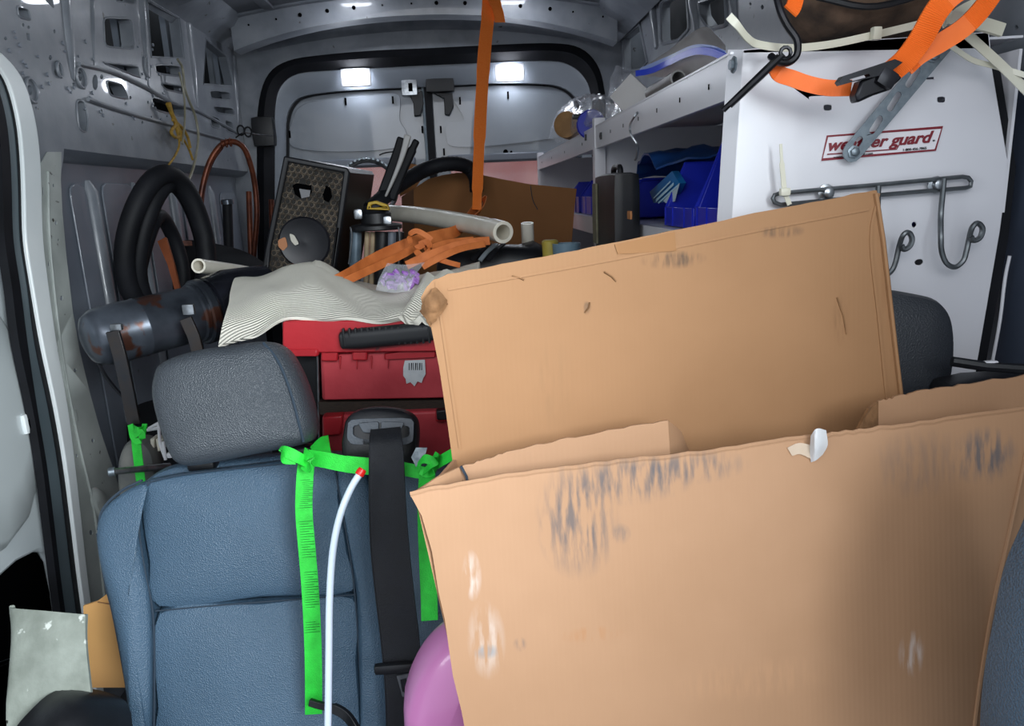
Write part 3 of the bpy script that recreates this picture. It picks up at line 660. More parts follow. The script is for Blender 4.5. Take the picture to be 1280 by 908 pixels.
# long tubes lying behind, black rod bundle along the wall
t = thing('black_rod_bundle', 'black rods lying along the shelf top between the bag and the right wall', 'rods', (.6, 1.4, ZT))
for k, (x, z) in enumerate(((.62, .03), (.65, .035), (.66, .065))):
    MB().tube([(x, 1.08, ZT + z), (x + .01, 1.5, ZT + z), (x - .01, 1.95, ZT + z)], .018, 10).build('rod', m_blackp if k else m_wall2, t)

# ---- zip bag with blue seal
m_poly = M('milky_poly_bag', '#ded8d5', '#cdc6c3', 9, .3, 0, .6, 40, alpha=.85)
zb = thing('zip_bag', 'clear zip bag of pale parts with a blue seal on the shelf top', 'bag', (.45, 1.35, ZT))
net = [[(800, 95, 1.55), (828, 97, 1.45), (858, 98, 1.32), (885, 84, 1.22), (906, 72, 1.15)],
       [(798, 92, 1.55), (830, 84, 1.42), (858, 76, 1.28), (885, 70, 1.2), (908, 66, 1.13)],
       [(797, 91, 1.56), (832, 76, 1.42), (862, 62, 1.28), (888, 62, 1.2), (908, 68, 1.15)],
       [(800, 88, 1.6), (840, 60, 1.5), (870, 40, 1.38), (892, 52, 1.3), (906, 62, 1.22)],
       [(810, 84, 1.7), (850, 58, 1.6), (878, 34, 1.5), (900, 48, 1.38), (908, 60, 1.26)]]
MB().patch([A(r) for r in net], 5, 5, .0008, lambda p, i, j: V((p.x, p.y + .008 * mathutils_noise(p * 40), max(ZT + .002, p.z + .004 * mathutils_noise(p * 60))))).build('bag_film', m_poly, zb)
MB().ribbon(cr(A([(795, 92, 1.48), (815, 88, 1.42), (838, 77, 1.34), (865, 65, 1.21), (888, 65, 1.13), (908, 72, 1.07)]), 6), (0, -.3, 1), .0105, .002).build('blue_seal', M('blue_zip_seal', '#1d3fd0', rough=.3), zb)
MB().ribbon(cr(A([(800, 88, 1.49), (838, 72, 1.35), (865, 60, 1.22), (888, 60, 1.14), (906, 67, 1.08)]), 6), (0, -.3, 1), .008, .001).build('seal_band', M('pale_blue_band', '#7b93cf', rough=.3), zb)
pc = MB().rbox((.46, 1.4, ZT + .035), (.12, .22, .06), .03, 5, fn=bagfn).build('pale_parts', M('pale_parts', '#a59b94', '#c8c0ba', 30, .5, 0, .6, 60), zb)
tr = thing('conduit_offcut', 'short grey conduit lying on the shelf top behind the zip bag', 'pipe', (.42, 1.5, ZT))
MB().pipe(A([(815, 117, 1.42), (848, 98, 1.28)]), .014, .011, 14).build('conduit', M('grey_conduit', '#8e8c8a', '#6d6b69', 20, .4, .2), tr)
# ---- white card, plastic bag with rolls
cd = MB().prism(A([(788, 92, 1.66), (820, 121, 1.50), (781, 141, 1.68), (762, 121, 1.78)]), (.003, .006, .001)).build('card', M('white_card', '#f4f1ee', rough=.7), None)
tag(cd, 'blank white square card propped on the shelf edge beside the clear plastic bag', 'card')
pb = thing('plastic_bag', 'crumpled clear plastic bag holding blue and tan rolls at the rear of the shelf', 'bag', (.4, 2.05, ZT))
net = [[(684, 172, 2.9), (700, 176, 2.6), (722, 172, 2.2), (745, 160, 2.0), (778, 138, 1.75)],
       [(690, 155, 2.9), (704, 148, 2.55), (722, 148, 2.15), (748, 142, 1.95), (776, 132, 1.78)],
       [(698, 140, 3.0), (712, 128, 2.7), (730, 124, 2.3), (750, 120, 2.05), (768, 128, 1.9)],
       [(705, 142, 3.1), (718, 126, 2.9), (735, 120, 2.6), (752, 122, 2.3), (766, 130, 2.1)]]
MB().patch([A(r) for r in net], 6, 6, .0008, lambda p, i, j: V((p.x + .012 * mathutils_noise(p * 30), p.y, max(ZT + .002, p.z + .018 * mathutils_noise(p * 45 + V((3, 1, 2))))))).build('bag_film', m_clear, pb)
c = at(740, 157, 2.08); MB().lathe(c, (-.35, -1, .12), [(.012, -.04), (.036, -.04), (.040, -.035), (.040, .02), (.036, .024), (.012, .024)], 20).build('blue_roll', m_bin, pb)
c = at(710, 157, 2.35); MB().lathe(c, (-.5, -1, .1), [(.010, -.03), (.036, -.03), (.040, -.024), (.040, .02), (.030, .024), (.010, .024)], 20).build('tan_roll', M('tan_roll', '#b58a5a', '#9c7448', 20, .6), pb)
MB().rbox(at(722, 146, 2.1), (.03, .03, .014), .004, 3).build('dark_block', m_blackp, pb)
cb = thing('cobbled_poly_wrap', 'creased clear poly wrap hanging behind the white card at the wall', 'plastic wrap', (.6, 2.3, ZT))
MB().patch([A(r) for r in [[(757, 150, 2.6), (763, 100, 2.7), (770, 82, 2.8)], [(768, 146, 2.4), (774, 96, 2.5), (782, 86, 2.7)], [(780, 140, 2.3), (788, 98, 2.4), (794, 90, 2.6)]]], 5, 5, .0008,
    lambda p, i, j: V((p.x + .01 * mathutils_noise(p * 40), p.y + .01 * mathutils_noise(p * 33), max(p.z, ZT + .001)))).build('film', m_clear, cb)

# ================================================================ BLUE BINS AND KIT ON THE LOWER SHELF
ZS += .002
def blue_bin(y0, y1, dep, hb, hf, label):
    t = thing('storage_bin', label, 'bin', (XS + .02, (y0 + y1) / 2, ZS), 'blue bins on the lower shelf')
    x0, x1 = XS + .02, XS + .02 + dep; th = .003
    side = lambda y, th_: MB().prism([(x0, y, ZS), (x1, y, ZS), (x1, y, ZS + hb), (x0 + dep * .15, y, ZS + hb), (x0 + .004, y, ZS + hf)], (0, th_, 0))
    side(y0, th).build('side_wall', m_bin, t, bevel=.001); side(y1, -th).build('side_wall', m_bin, t, bevel=.001)
    MB().box(((x0 + x1) / 2, (y0 + y1) / 2, ZS + .002), (dep, y1 - y0, .003)).build('base', m_bin, t)
    MB().box((x1, (y0 + y1) / 2, ZS + hb / 2), (.003, y1 - y0, hb)).build('back_wall', m_bin, t)
    fr = MB().box((x0 + .002, (y0 + y1) / 2, ZS + hf / 2), (.003, y1 - y0, hf)).build('front_lip', m_bin, t, bevel=.001)
    for y in (y0 + .004, y1 - .004, y0 + (y1 - y0) * .3, y0 + (y1 - y0) * .7): MB().box((x0, y, ZS + hf / 2), (.003, .003, hf)).build('mould_rib', m_bin, fr)
    for y, s in ((y0, -1), (y1, 1)):
        MB().tube([(x1, y + s * .002, ZS + hb), (x0 + dep * .15, y + s * .002, ZS + hb), (x0 + .004, y + s * .002, ZS + hf)], .0032, 6).build('rolled_rim', m_bin, t)
    return t
blue_bin(.955, 1.12, .26, .125, .034, 'large blue plastic bin on the lower shelf, nearest the end panel')
blue_bin(1.135, 1.30, .24, .105, .032, 'blue plastic bin holding a blue labelled packet, second from the end panel')
blue_bin(1.62, 1.78, .24, .085, .05, 'blue plastic bin on the lower shelf, just behind the black hanging case')
blue_bin(2.00, 2.25, .26, .095, .05, 'blue plastic bin in the rear bay, just behind the shelf upright')
blue_bin(2.30, 2.55, .26, .095, .05, 'blue plastic bin in the rear bay, farthest towards the rear doors')
pk = thing('labelled_packet', 'clear packet with a tilted blue and white label in the second blue bin', 'packet', (XS + .04, 1.22, ZS + .04))
q = [atX(a, b, XS + .035) for a, b in [(812, 240), (840, 214), (849, 229), (838, 252), (817, 254)]]
MB().prism(q, (.012, 0, 0)).build('packet_body', M('packet_blue', '#1877b8', '#1268a8', 10, .3), pk)
lb = MB().prism([atX(a, b, XS + .033) for a, b in [(829, 251), (849, 229), (843, 252), (832, 254)]], (.001, 0, 0)).build('white_corner', M('packet_white', '#c8d8e0', rough=.4), pk)
text('THERMO', atX(818, 251, XS + .032), atX(845, 224, XS + .032), .012, M('print_white', '#d9edf6', rough=.4), pk, 0, 0) if False else None
for k in range(3):
    MB().ribbon([atX(817 + k * 3, 248 + k * 3, XS + .032), atX(838 + k * 4, 227 + k * 3, XS + .032)], (0, .7, .7), .003 + .002 * (k == 1), .0004).build('print_stripe', M('packet_print', '#bfe0ee', rough=.4), pk)
cs2 = thing('hanging_black_case', 'narrow black case with a tan label hanging from a wire hook on the shelf lip', 'case', (XS - .03, 1.5, 1.2))
MB().rbox((XS - .032, 1.48, ZS + .015), (.055, .22, .165), .012, 6).build('case_body', m_blackp, cs2)
MB().rbox((XS - .061, 1.555, ZS + .018), (.006, .045, .125), .002, 3).build('side_label', M('case_label_olive', '#5b5643', '#6c6a52', 60, .6), cs2)
MB().rbox(atX(787, 269, XS - .060), (.004, .024, .014), .001, 3).build('orange_sticker', M('sticker_orange', '#a56a38', rough=.6), cs2)
MB().tube(cr([(XS - .03, 1.44, ZS + .095), (XS - .03, 1.45, ZS + .109), (XS - .03, 1.50, ZS + .109), (XS - .03, 1.51, ZS + .095)], 4), .006, 8).build('case_handle', m_blackp, cs2)
wh = thing('wire_s_hook', 'thin steel S hook over the shelf lip above the black case', 'hook', (XS - .01, 1.5, 1.38))
MB().tube(cr([atX(a, b, x) for a, b, x in [(799, 139, XS + .012), (795, 143, XS - .006), (788, 155, XS - .010), (788, 166, XS - .010), (792, 174, XS - .014), (797, 182, XS - .02), (796, 195, XS - .02), (794, 200, XS - .02)]], 5), .0022, 8).build('wire', m_steel, wh)
dr = MB().patch([[(XS + .03, 1.40, ZS + .10), (XS + .03, 1.46, ZS + .13), (XS + .03, 1.54, ZS + .12), (XS + .04, 1.61, ZS + .09)], [(XS + .12, 1.36, ZS + .12), (XS + .13, 1.44, ZS + .135), (XS + .14, 1.54, ZS + .13), (XS + .14, 1.61, ZS + .09)], [(XS + .22, 1.34, ZS + .10), (XS + .24, 1.44, ZS + .13), (XS + .24, 1.54, ZS + .12), (XS + .24, 1.61, ZS + .06)]], 5, 5, .004,
   lambda p, i, j: p + V((0, 0, .012 * mathutils_noise(p * 25)))).build('folded_tarp', M('blue_tarp', '#1c4a8a', '#163a70', 12, .4), None)
tag(dr, 'crumpled blue tarp stuffed behind the black case on the lower shelf', 'tarp')
# ================================================================ PASSENGER BENCH
m_cush = m_leather
seat = thing('passenger_seat', 'blue grey leather front passenger bench backrest with headrest on the left', 'car seat', (-.2, 1.0, 0))
# backrest leans away from the camera at its top
PB = at(320, 640, 1.10); NB = V((0.03, -.955, .29)).normalized()
def B(lst, d=0): return [on(p[0], p[1], PB + NB * (p[2] if len(p) > 2 else d), NB) for p in lst]
def cushion(px, name, mat, d0, d1, parent, puffy=.02, n=4):
    """a padded panel: d0 back, d1 front offset along the seat normal"""
    out = cr(B(px), n, True); h = d1 - d0
    prof = [(.80, d0), (.98, d0), (1, d0 + h * .35), (1, d0 + h * .55), (.985, d0 + h * .82), (.965, d1 - h * .05), (.93, d1), (.8, d1 + puffy * .35), (.6, d1 + puffy * .7), (.35, d1 + puffy * .95), (.15, d1 + puffy)]
    return MB().puff(out, NB, prof).build(name, mat, parent)
# back shell
cushion([(190, 588), (240, 578), (400, 566), (545, 578), (600, 600), (640, 700), (655, 1000), (190, 1000), (172, 860), (145, 730), (130, 665), (134, 635), (160, 610)], 'back_shell', m_leather, -.10, -.02, seat, 0)
# centre upper and lower panels
cushion([(182, 608), (200, 596), (300, 582), (420, 572), (428, 620), (440, 690), (446, 738), (330, 745), (202, 757), (190, 700), (182, 650)], 'upper_panel', m_cush, -.03, .022, seat, .012)
cushion([(202, 760), (330, 748), (446, 741), (450, 820), (455, 900), (455, 1000), (204, 1000), (200, 880)], 'lower_panel', m_cush, -.03, .024, seat, .012)
# left bolster with its welt
cushion([(160, 612), (185, 600), (194, 604), (183, 618), (181, 650), (188, 700), (197, 750), (199, 830), (198, 920), (205, 1000), (180, 1000), (170, 880), (152, 770), (135, 700), (130, 660), (138, 632)], 'side_bolster', m_cush, -.05, .030, seat, .012)
cushion([(424, 575), (455, 572), (470, 640), (485, 760), (492, 1000), (458, 1000), (452, 860), (448, 740), (436, 660)], 'side_bolster', m_cush, -.05, .026, seat, .01)
cushion([(470, 574), (545, 582), (585, 610), (620, 700), (640, 1000), (495, 1000), (488, 760), (474, 650)], 'narrow_panel', M('light_perforated_vinyl', '#6b7f92', '#5f7385', 10, .5, 0, .6, 700, voro=True), -.05, .018, seat, .01)
for L, r in (([(196, 600), (184, 622), (182, 660), (190, 715), (199, 762), (201, 830), (200, 930)], .0022), ([(132, 660), (138, 634), (160, 612), (186, 599)], .003), ([(202, 759), (280, 752), (360, 746), (447, 739)], .0016),
             ([(420, 574), (430, 630), (443, 710), (450, 790), (455, 900)], .0020), ([(131, 664), (140, 720), (152, 770), (168, 860), (176, 940)], .0026), ([(192, 602), (250, 590), (420, 573)], .0018)):
    MB().tube([p + NB * .024 for p in cr(B(L), 6)], r * .75, 6).build('seam', m_seam, seat)
# shoulder cap where the headrest posts enter
for (x, y) in ((254, 580), (374, 563)):
    MB().rbox(B([(x, y)], -.012)[0], (.045, .03, .02), .008, 5).build('headrest_guide', m_blackp, seat)
    p = B([(x, y)], -.012)[0]; MB().tube([p, p + V((0, .02, .10))], .006, 8).build('headrest_post', m_steel, seat)
# headrest
PH = at(300, 500, 1.10); NH = V((.05, -.96, .26)).normalized()
ho = cr([on(a, b, PH, NH) for a, b in [(199, 470), (210, 452), (250, 438), (300, 431), (335, 427), (358, 436), (378, 470), (392, 515), (393, 545), (378, 556), (320, 568), (260, 580), (232, 581), (218, 566), (205, 530), (197, 495)]], 4, True)
head = MB().puff(ho, NH, [(.72, -.085), (.90, -.075), (.985, -.045), (1, -.01), (.985, .018), (.95, .035), (.88, .047), (.75, .054), (.5, .059), (.2, .061)]).build('headrest', m_leather_d, seat)
st = cr([on(a, b, PH + NH * .036, NH) for a, b in [(330, 429), (350, 452), (366, 490), (376, 530), (380, 552)]], 5)
MB().tube([p + NH * (.004 + .012 * sin(pi * i / (len(st) - 1))) for i, p in enumerate(st)], .0022, 6).build('stitched_seam', m_seam, head)
st = cr([on(a, b, PH + NH * .025, NH) for a, b in [(203, 468), (200, 500), (208, 535), (224, 574)]], 5); MB().tube(st, .0014, 6).build('stitched_seam', m_seam, head)
# belt guide and lap/shoulder belt
PG = at(475, 545, 1.08)
def G(lst, d=0): return [on(a, b, PG + NB * d, NB) for a, b in lst]
gd = MB().puff(cr(G([(430, 540), (434, 524), (448, 512), (475, 508), (505, 512), (520, 522), (524, 540), (522, 565), (516, 582), (470, 588), (434, 580), (428, 560)]), 4, True), NB, [(.8, -.06), (.98, -.05), (1, -.01), (.98, .012), (.93, .022), (.8, .027), (.4, .03)]).build('belt_guide', m_blackp, seat)
m_gb = M('belt_guide_bezel', '#3a424c', '#323a44', 20, .4, 0, .2, 300)
MB().prism(rr(G([(436, 524), (518, 522), (517, 552), (508, 556), (440, 556), (434, 548)], .024), .2), NB * .006, [rr(G([(442, 532), (478, 529), (512, 533), (512, 545), (500, 549), (452, 549), (442, 544)], .024), .2)]).build('guide_bezel', m_gb, gd, bevel=.002)
for q in ([(448, 529), (474, 527), (474, 542), (455, 541)], [(477, 527), (506, 528), (500, 541), (477, 542)]):
    MB().prism(rr(G(q, .028), .15), NB * .008).build('guide_pad', m_gb, gd, bevel=.002)
belt = A([(482, 536, 1.035), (482, 548, 1.0), (483, 570, .985), (484, 620, .975), (487, 680, .96), (493, 740, .945), (500, 800, .935), (505, 860, .925), (507, 930, .92)])
m_belt = M('dark_belt_webbing', '#0b0f18', '#080b12', 30, .6, 0, .7, 900)
bl = cr(belt, 6); n = len(bl)
MB().ribbon(bl, (1, 0, .0), [.044 + .012 * min(1, i / (n * .5)) for i in range(n)], .0016).build('shoulder_belt', m_belt, seat)
for s in (-1, 1): MB().tube([p + V((s * (.021 + .006 * min(1, i / (n * .5))), -.0005, 0)) for i, p in enumerate(bl)], .0011, 5).build('belt_edge', m_belt, seat)
tg = MB().prism(A([(496, 845), (512, 842), (516, 862), (512, 872), (503, 870)], .915), (0, -.002, 0), [A([(500, 849), (508, 847), (511, 862), (508, 866), (503, 864)], .915)]).build('belt_tongue', m_steel, seat)
MB().rbox(at(494, 835, .922), (.06, .012, .016), .004, 4).build('tongue_grip', m_blackp, seat)

# ---- green webbing tied across the backrest
def green(name, label, parts):
    t = thing(name, label, 'strap', parts[0][1][0])
    for nm, pts, side, w_ in parts: MB().ribbon(pts, side, w_, .0014).build(nm, m_green, t)
    return t
gs = thing('green_strap', 'bright green webbing knotted across the backrest with a long hanging tail', 'strap', at(400, 575, 1.02))
gp = lambda L, n=6: cr(A(L), n)
MB().ribbon(gp([(386, 572, 1.03), (405, 575, 1.02), (430, 580, 1.015), (460, 583, 1.01), (500, 586, 1.005), (530, 590, 1.0), (545, 580, .98), (566, 568, .95)]), (0, .2, 1), [.024] * 13 + [.025] * 12 + [.02] * 5 + [.013] * 5 + [.016] * 8, .0014).build('cross_band', m_green, gs)
MB().ribbon(gp([(383, 578, 1.03), (381, 600, 1.015), (380, 640, 1.0), (384, 690, .985), (388, 740, .97), (391, 800, .955), (392, 850, .945), (392, 893, .94)]), (1, .1, 0), .0245, .0014).build('hanging_tail', m_green, gs)
tail = gp([(383, 600, 1.015), (380, 640, 1.0), (384, 690, .985), (388, 740, .97), (390, 790, .957)], 16)
kb = MB()
for i, p in enumerate(tail):
    if (i // 5) % 4 != 3: kb.tube([p + V((-.0118, -.0012, 0)), p + V((.0118 - .006 * (i % 3 == 0), -.0012, 0))], .0004, 4)
stuff(kb.build('weave_ribs', M('green_weave_shadow', '#14702a', rough=.8), gs))
kb = MB()
for L in ([(384, 578, 1.01), (372, 572, 1.0), (358, 565, 1.0), (352, 566, 1.01), (356, 573, 1.0), (370, 574, 1.0)], [(380, 566, 1.01), (388, 574, .995), (386, 584, 1.0), (378, 580, 1.01)]): kb.ribbon(gp(L, 5), (0, .35, 1), .016, .0016)
stuff(kb.build('knot', m_green, gs))
MB().patch([A(r) for r in [[(388, 560, 1.08), (400, 548, 1.1), (410, 545, 1.12)], [(392, 568, 1.05), (402, 560, 1.07), (412, 556, 1.08)], [(386, 572, 1.03), (400, 572, 1.04), (414, 568, 1.05)]]], 4, 4, .0012).build('folded_loop', m_green, gs)
kb = MB()
for L in ([(522, 582, .985), (530, 574, .97), (541, 578, .965), (545, 588, .97), (536, 592, .98), (526, 588, .985)], [(530, 590, .975), (538, 582, .962), (546, 574, .965), (542, 570, .975)]): kb.ribbon(gp(L, 5), (.4, .4, .8), .013, .0018)
stuff(kb.build('knot', m_green, gs))
MB().ribbon(gp([(534, 590, 1.0), (532, 640, 1.0), (534, 700, .975), (536, 740, .955), (537, 776, .94)]), (1, .1, 0), .024, .0014).build('hanging_tail', m_green, gs)
tx = text  # fabric care tag behind the knot
MB().prism(A([(514, 572), (520, 560), (534, 560), (530, 574), (520, 584)], 1.0), (0, .001, 0)).build('printed_tag', M('pale_tag', '#aab2ba', '#7f8892', 120, .6), gs)
# ---- white hose with red cap
ws = thing('white_plastic_rod', 'curved white plastic rod with a red cap leaning on the seat', 'rod', at(412, 880, .90))
wpts = gp([(408, 980, .86), (410, 900, .875), (411, 820, .89), (412, 750, .905), (416, 690, .92), (425, 645, .935), (438, 612, .95), (452, 589, .96)])
MB().tube(wpts, .0050, 14).build('rod', M('white_glossy_plastic', '#d3e0f0', rough=.25), ws)
MB().tube([wpts[-3] + (wpts[-1] - wpts[-3]) * .3, wpts[-1], wpts[-1] + (wpts[-1] - wpts[-3]) * .35], [.0066, .0066, .0055], 14).build('end_cap', M('red_cap', '#d8201a', rough=.35), ws)
# ---- black lever strap at the bottom
bs = thing('black_lever', 'black plastic lever clipped over the green strap end at the bottom', 'lever', at(410, 890, .92))
MB().ribbon(gp([(387, 878, .93), (400, 882, .925), (418, 886, .915), (434, 896, .905), (446, 915, .89), (452, 940, .88)]), (.2, .2, 1), [.010] * 12 + [.014] * 19, .007).build('lever_arm', m_blackp, bs, bevel=.001)
# ---- pink bottle
pk2 = thing('pink_bottle', 'glossy pink rounded jug wedged between seat and large cardboard box', 'jug', at(560, 900, .86))
po = cr(A([(505, 900), (508, 860), (522, 826), (545, 798), (570, 782), (600, 772), (606, 790), (612, 900), (606, 1060), (520, 1060)], .86), 4, True)
MB().puff(po, (0, -1, 0), [(.5, -.05), (.8, -.045), (.95, -.035), (1, -.02), (.98, .01), (.92, .03), (.82, .042), (.6, .052), (.3, .058), (.1, .06)]).build('jug_body', M('pink_plastic', '#d98cc4', '#cf80b9', 3, .35, coat=.3), pk2)

# ================================================================ LARGE OPEN CARDBOARD BOX
FB = at(800, 650, .66); NF = V((.02, -.985, .17)).normalized()
BB = at(800, 400, .80); NK = V((.02, -.99, .12)).normalized()
def F(lst, d=0): return [on(p[0], p[1], FB + NF * (p[2] if len(p) > 2 else d), NF) for p in lst]
def K(lst, d=0): return [on(p[0], p[1], BB + NK * (p[2] if len(p) > 2 else d), NK) for p in lst]
sF = lambda a, b, r, q=(1, 1, 1), c='#4a4c52', s=.75: (tuple(F([(a, b)])[0]), r, c, s, q)
sK = lambda a, b, r, q=(1, 1, 1), c='#4a3c30', s=.6: (tuple(K([(a, b)])[0]), r, c, s, q)
m_cardF = M('cardboard_front', '#a98263', '#9b7556', 3.5, .75, 0, .045, 55, wave='X', spots='#ad8864', spot_scale=7, spot_at=.73,
            stains=(sF(722, 650, .040, (.9, 1, .62)), sF(790, 600, .035, (.5, 1, 1.3)), sF(860, 585, .03, (.45, 1, 1.6), s=.6), sF(1230, 570, .032, (.8, 1, 1), s=.8), sF(1150, 580, .04, (.7, 1, 1), s=.25),
                    sF(608, 815, .010, (.7, 1, 1.2), s=.9), sF(650, 806, .008, s=.5), sF(590, 720, .014, (1.4, 1, .5), '#d8d4d2', .5), sF(608, 800, .03, (1.5, 1, .7), '#d0cac6', .35), sF(775, 668, .012, s=.5), sF(740, 793, .018, (.5, 1, 2), '#a06f48', .6),
                    sF(1140, 818, .016, (1, 1, .6), '#dcd6d4', .4), sF(940, 850, .05, (.5, 1, 2), '#b08460', .3)))
m_cardK = M('cardboard_back', '#9f7550', '#906844', 3, .75, 0, .045, 55, wave='X', spots='#9c7248', spot_scale=8, spot_at=.66,
            stains=(sK(842, 325, .020, (.5, 1, 1.8), s=.8), sK(976, 290, .016, (.5, 1, 2), s=.6), sK(733, 385, .006, (1, 1, .7), s=.9), sK(690, 480, .03, (1, 1, .5), '#8d6a48', .3), sK(1050, 400, .02, (1.8, 1, .6), '#6e4c2c', .4), sK(1110, 330, .03, (2.5, 1, .4), '#7a5230', .35)))
m_core = M('cardboard_torn_core', '#8a6340', '#6b4a2c', 60, .85, 0, .8, 150)
box = thing('cardboard_box', 'large open brown cardboard box filling the right foreground with its flaps up', 'box', at(880, 900, .70))
def torn(pts, amp, n=9):
    out = []
    for i in range(len(pts) - 1):
        a, b = V(pts[i]), V(pts[i + 1])
        for k in range(n): t = k / n; out.append(tuple(a + (b - a) * t + V((random.uniform(-.3, .3), random.uniform(-amp, amp)))))
    out.append(tuple(pts[-1])); return out
top = torn([(513, 618), (620, 598), (730, 583), (860, 569), (1000, 549), (1075, 540), (1150, 530), (1300, 510)], 1.3)
fp = top + [(1296, 590), (1282, 640), (1256, 740), (1234, 850), (1222, 980), (1215, 1120), (640, 1120), (590, 960), (577, 890), (566, 845), (556, 775), (548, 740), (540, 690), (527, 645)]
ft = MB().prism(F(fp), -NF * .0045).build('front_wall', m_cardF, box, bevel=.0008)
# folded rim rolls over the top edge
MB().tube([p - NF * .002 for p in F(top)], .0030, 6).build('crushed_top_edge', m_cardF, ft)
# left side wall runs from the front corner to the back wall
lf = F([(513, 618), (527, 645), (540, 690), (548, 740), (556, 775), (577, 890), (640, 1120)]); lk = K([(566, 575), (572, 620), (580, 665), (585, 700), (592, 740), (612, 850), (680, 1080)])
MB().grid([[a - NF * .002, a * .5 + b * .5 + V((.006, 0, 0)), b] for a, b in zip(lf, lk)], V((.004, 0, 0))).build('left_wall', m_cardF, box)
# back wall with raised flap
kt = torn([(533, 360), (541, 350), (560, 343), (640, 328), (760, 305), (850, 287), (960, 263), (1040, 248), (1092, 238)], .8, 6)
kr = torn([(1096, 238), (1101, 262), (1106, 300), (1113, 350), (1120, 420), (1128, 492), (1140, 620), (1165, 900)], .5, 4)
kl = [(680, 1080), (612, 850), (585, 700), (573, 625), (565, 572), (558, 520), (549, 460), (541, 420), (537, 400), (529, 388), (526, 372)]
kp = K(kt + kr + kl)
bkw = MB().prism(kp, -NK * .0045).build('back_wall', m_cardK, box, bevel=.0008)
# darker worn fold strips down both sides of the flap
MB().tube([p + NK * .0015 for p in K([(1094, 242), (1103, 300), (1112, 380), (1120, 450), (1126, 500)])], .0028, 6).build('crease', m_cardK, bkw)
for L in ([(1098, 242), (1088, 300), (1098, 400), (1108, 500)], [(545, 352), (556, 430), (575, 560)], [(560, 362), (760, 326), (950, 288), (1085, 262)]):
    MB().ribbon([p + NK * .0006 for p in cr(K(L), 4)], (1, 0, 0), .0030, .0012).build('crease', m_core if False else m_cardK, bkw)
MB().prism([p + NK * .0008 for p in K([(768, 306), (843, 290), (845, 314), (772, 318)])], NK * .0006).build('tape_patch', M('brown_tape', '#93663a', rough=.7), bkw)
crn = MB().patch([K(r) for r in [[(527, 388, .0), (533, 374, .008), (543, 360, .002)], [(532, 396, .004), (541, 384, .012), (552, 368, .004)], [(538, 408, .0), (546, 396, .006), (560, 380, .0)]]], 5, 5, .003, lambda p, i, j: p + V((0, .003 * mathutils_noise(p * 200), 0)))
crn.build('torn_corner', m_core, bkw)
# inner flaps folded down inside
def mid(f): return FB * (1 - f) + BB * f
def Q(lst, f): return [on(a, b, mid(f), NF) for a, b in lst]
MB().prism(Q(torn([(574, 584), (600, 577), (632, 566), (700, 550), (770, 537), (835, 526)], 1.4, 7) + [(840, 600), (842, 760), (640, 800), (590, 640)], .45), NF * -.004).build('inner_flap', m_cardF, box, bevel=.0006)
a = Q([(835, 526), (839, 600), (842, 760)], .45); b = Q([(852, 540), (856, 600), (858, 760)], .75); c = Q([(864, 572), (866, 620), (868, 760)], .95)
MB().grid([[p, q, r] for p, q, r in zip(a, b, c)], V((0, .003, 0))).build('flap_fold', m_cardF, box)
a = Q([(576, 584), (585, 660), (640, 800)], .45); b = Q([(545, 598), (555, 660), (600, 800)], .18); c = Q([(518, 617), (530, 670), (560, 800)], .03)
MB().grid([[p, q, r] for p, q, r in zip(a, b, c)], V((0, .003, 0))).build('flap_fold', m_cardF, box)
MB().tube(Q([(576, 583), (583, 596), (586, 612)], .42), .0015, 5).build('tear', m_seam, box)
MB().prism(Q(torn([(1098, 502), (1122, 496), (1150, 489), (1200, 482), (1300, 466)], 1.4, 7) + [(1300, 640), (1098, 640)], .5), NF * -.004).build('inner_flap', m_cardF, box, bevel=.0006)
MB().prism([*Q([(1098, 502)], .5), *Q([(1086, 512), (1071, 540)], .3), *Q([(1080, 640)], .3), *Q([(1098, 640)], .5)], (0, .004, 0)).build('flap_fold', m_core, box)
# right side wall
rf = F([(1290, 512), (1280, 640), (1234, 850), (1215, 1120)]); rk = [p + V((.0, .13, -.07)) for p in rf]
MB().grid([[p - NF * .002, q] for p, q in zip(rf, rk)], V((-.004, 0, 0))).build('right_wall', m_cardF, box)
MB().tube([p + NF * .001 for p in cr(F([(1283, 560), (1262, 660), (1240, 760), (1222, 870), (1212, 960)]), 4)], .002, 6).build('crease', m_cardF, ft)
# packing tape scrap on the rim
MB().patch([F(r) for r in [[(1014, 545, .006), (1021, 536, .012), (1032, 538, .008)], [(1013, 562, .004), (1021, 556, .014), (1034, 556, .006)], [(1014, 578, .001), (1020, 575, .005), (1028, 568, .003)]]], 4, 4, .0006).build('tape_scrap', M('clear_tape', '#d6d6d8', rough=.2, alpha=.75), box)
MB().patch([F(r) for r in [[(984, 560, .0015), (998, 554, .0015), (1012, 556, .004)], [(990, 570, .0012), (1000, 568, .002), (1014, 574, .002)]]], 4, 4, .0004).build('tape_scrap', M('clear_tape_thin', '#d8c4ae', rough=.2, alpha=.5), box)
for (a_, b_) in (((731, 391), (737, 378)), ((1046, 372), (1058, 418)), ((640, 345), (655, 350)), ((755, 340), (770, 352))):
    MB().tube([p + NK * .0006 for p in K([a_, ((a_[0] + b_[0]) / 2 + 2, (a_[1] + b_[1]) / 2), b_])], .0011, 5).build('scratch', m_core, bkw)

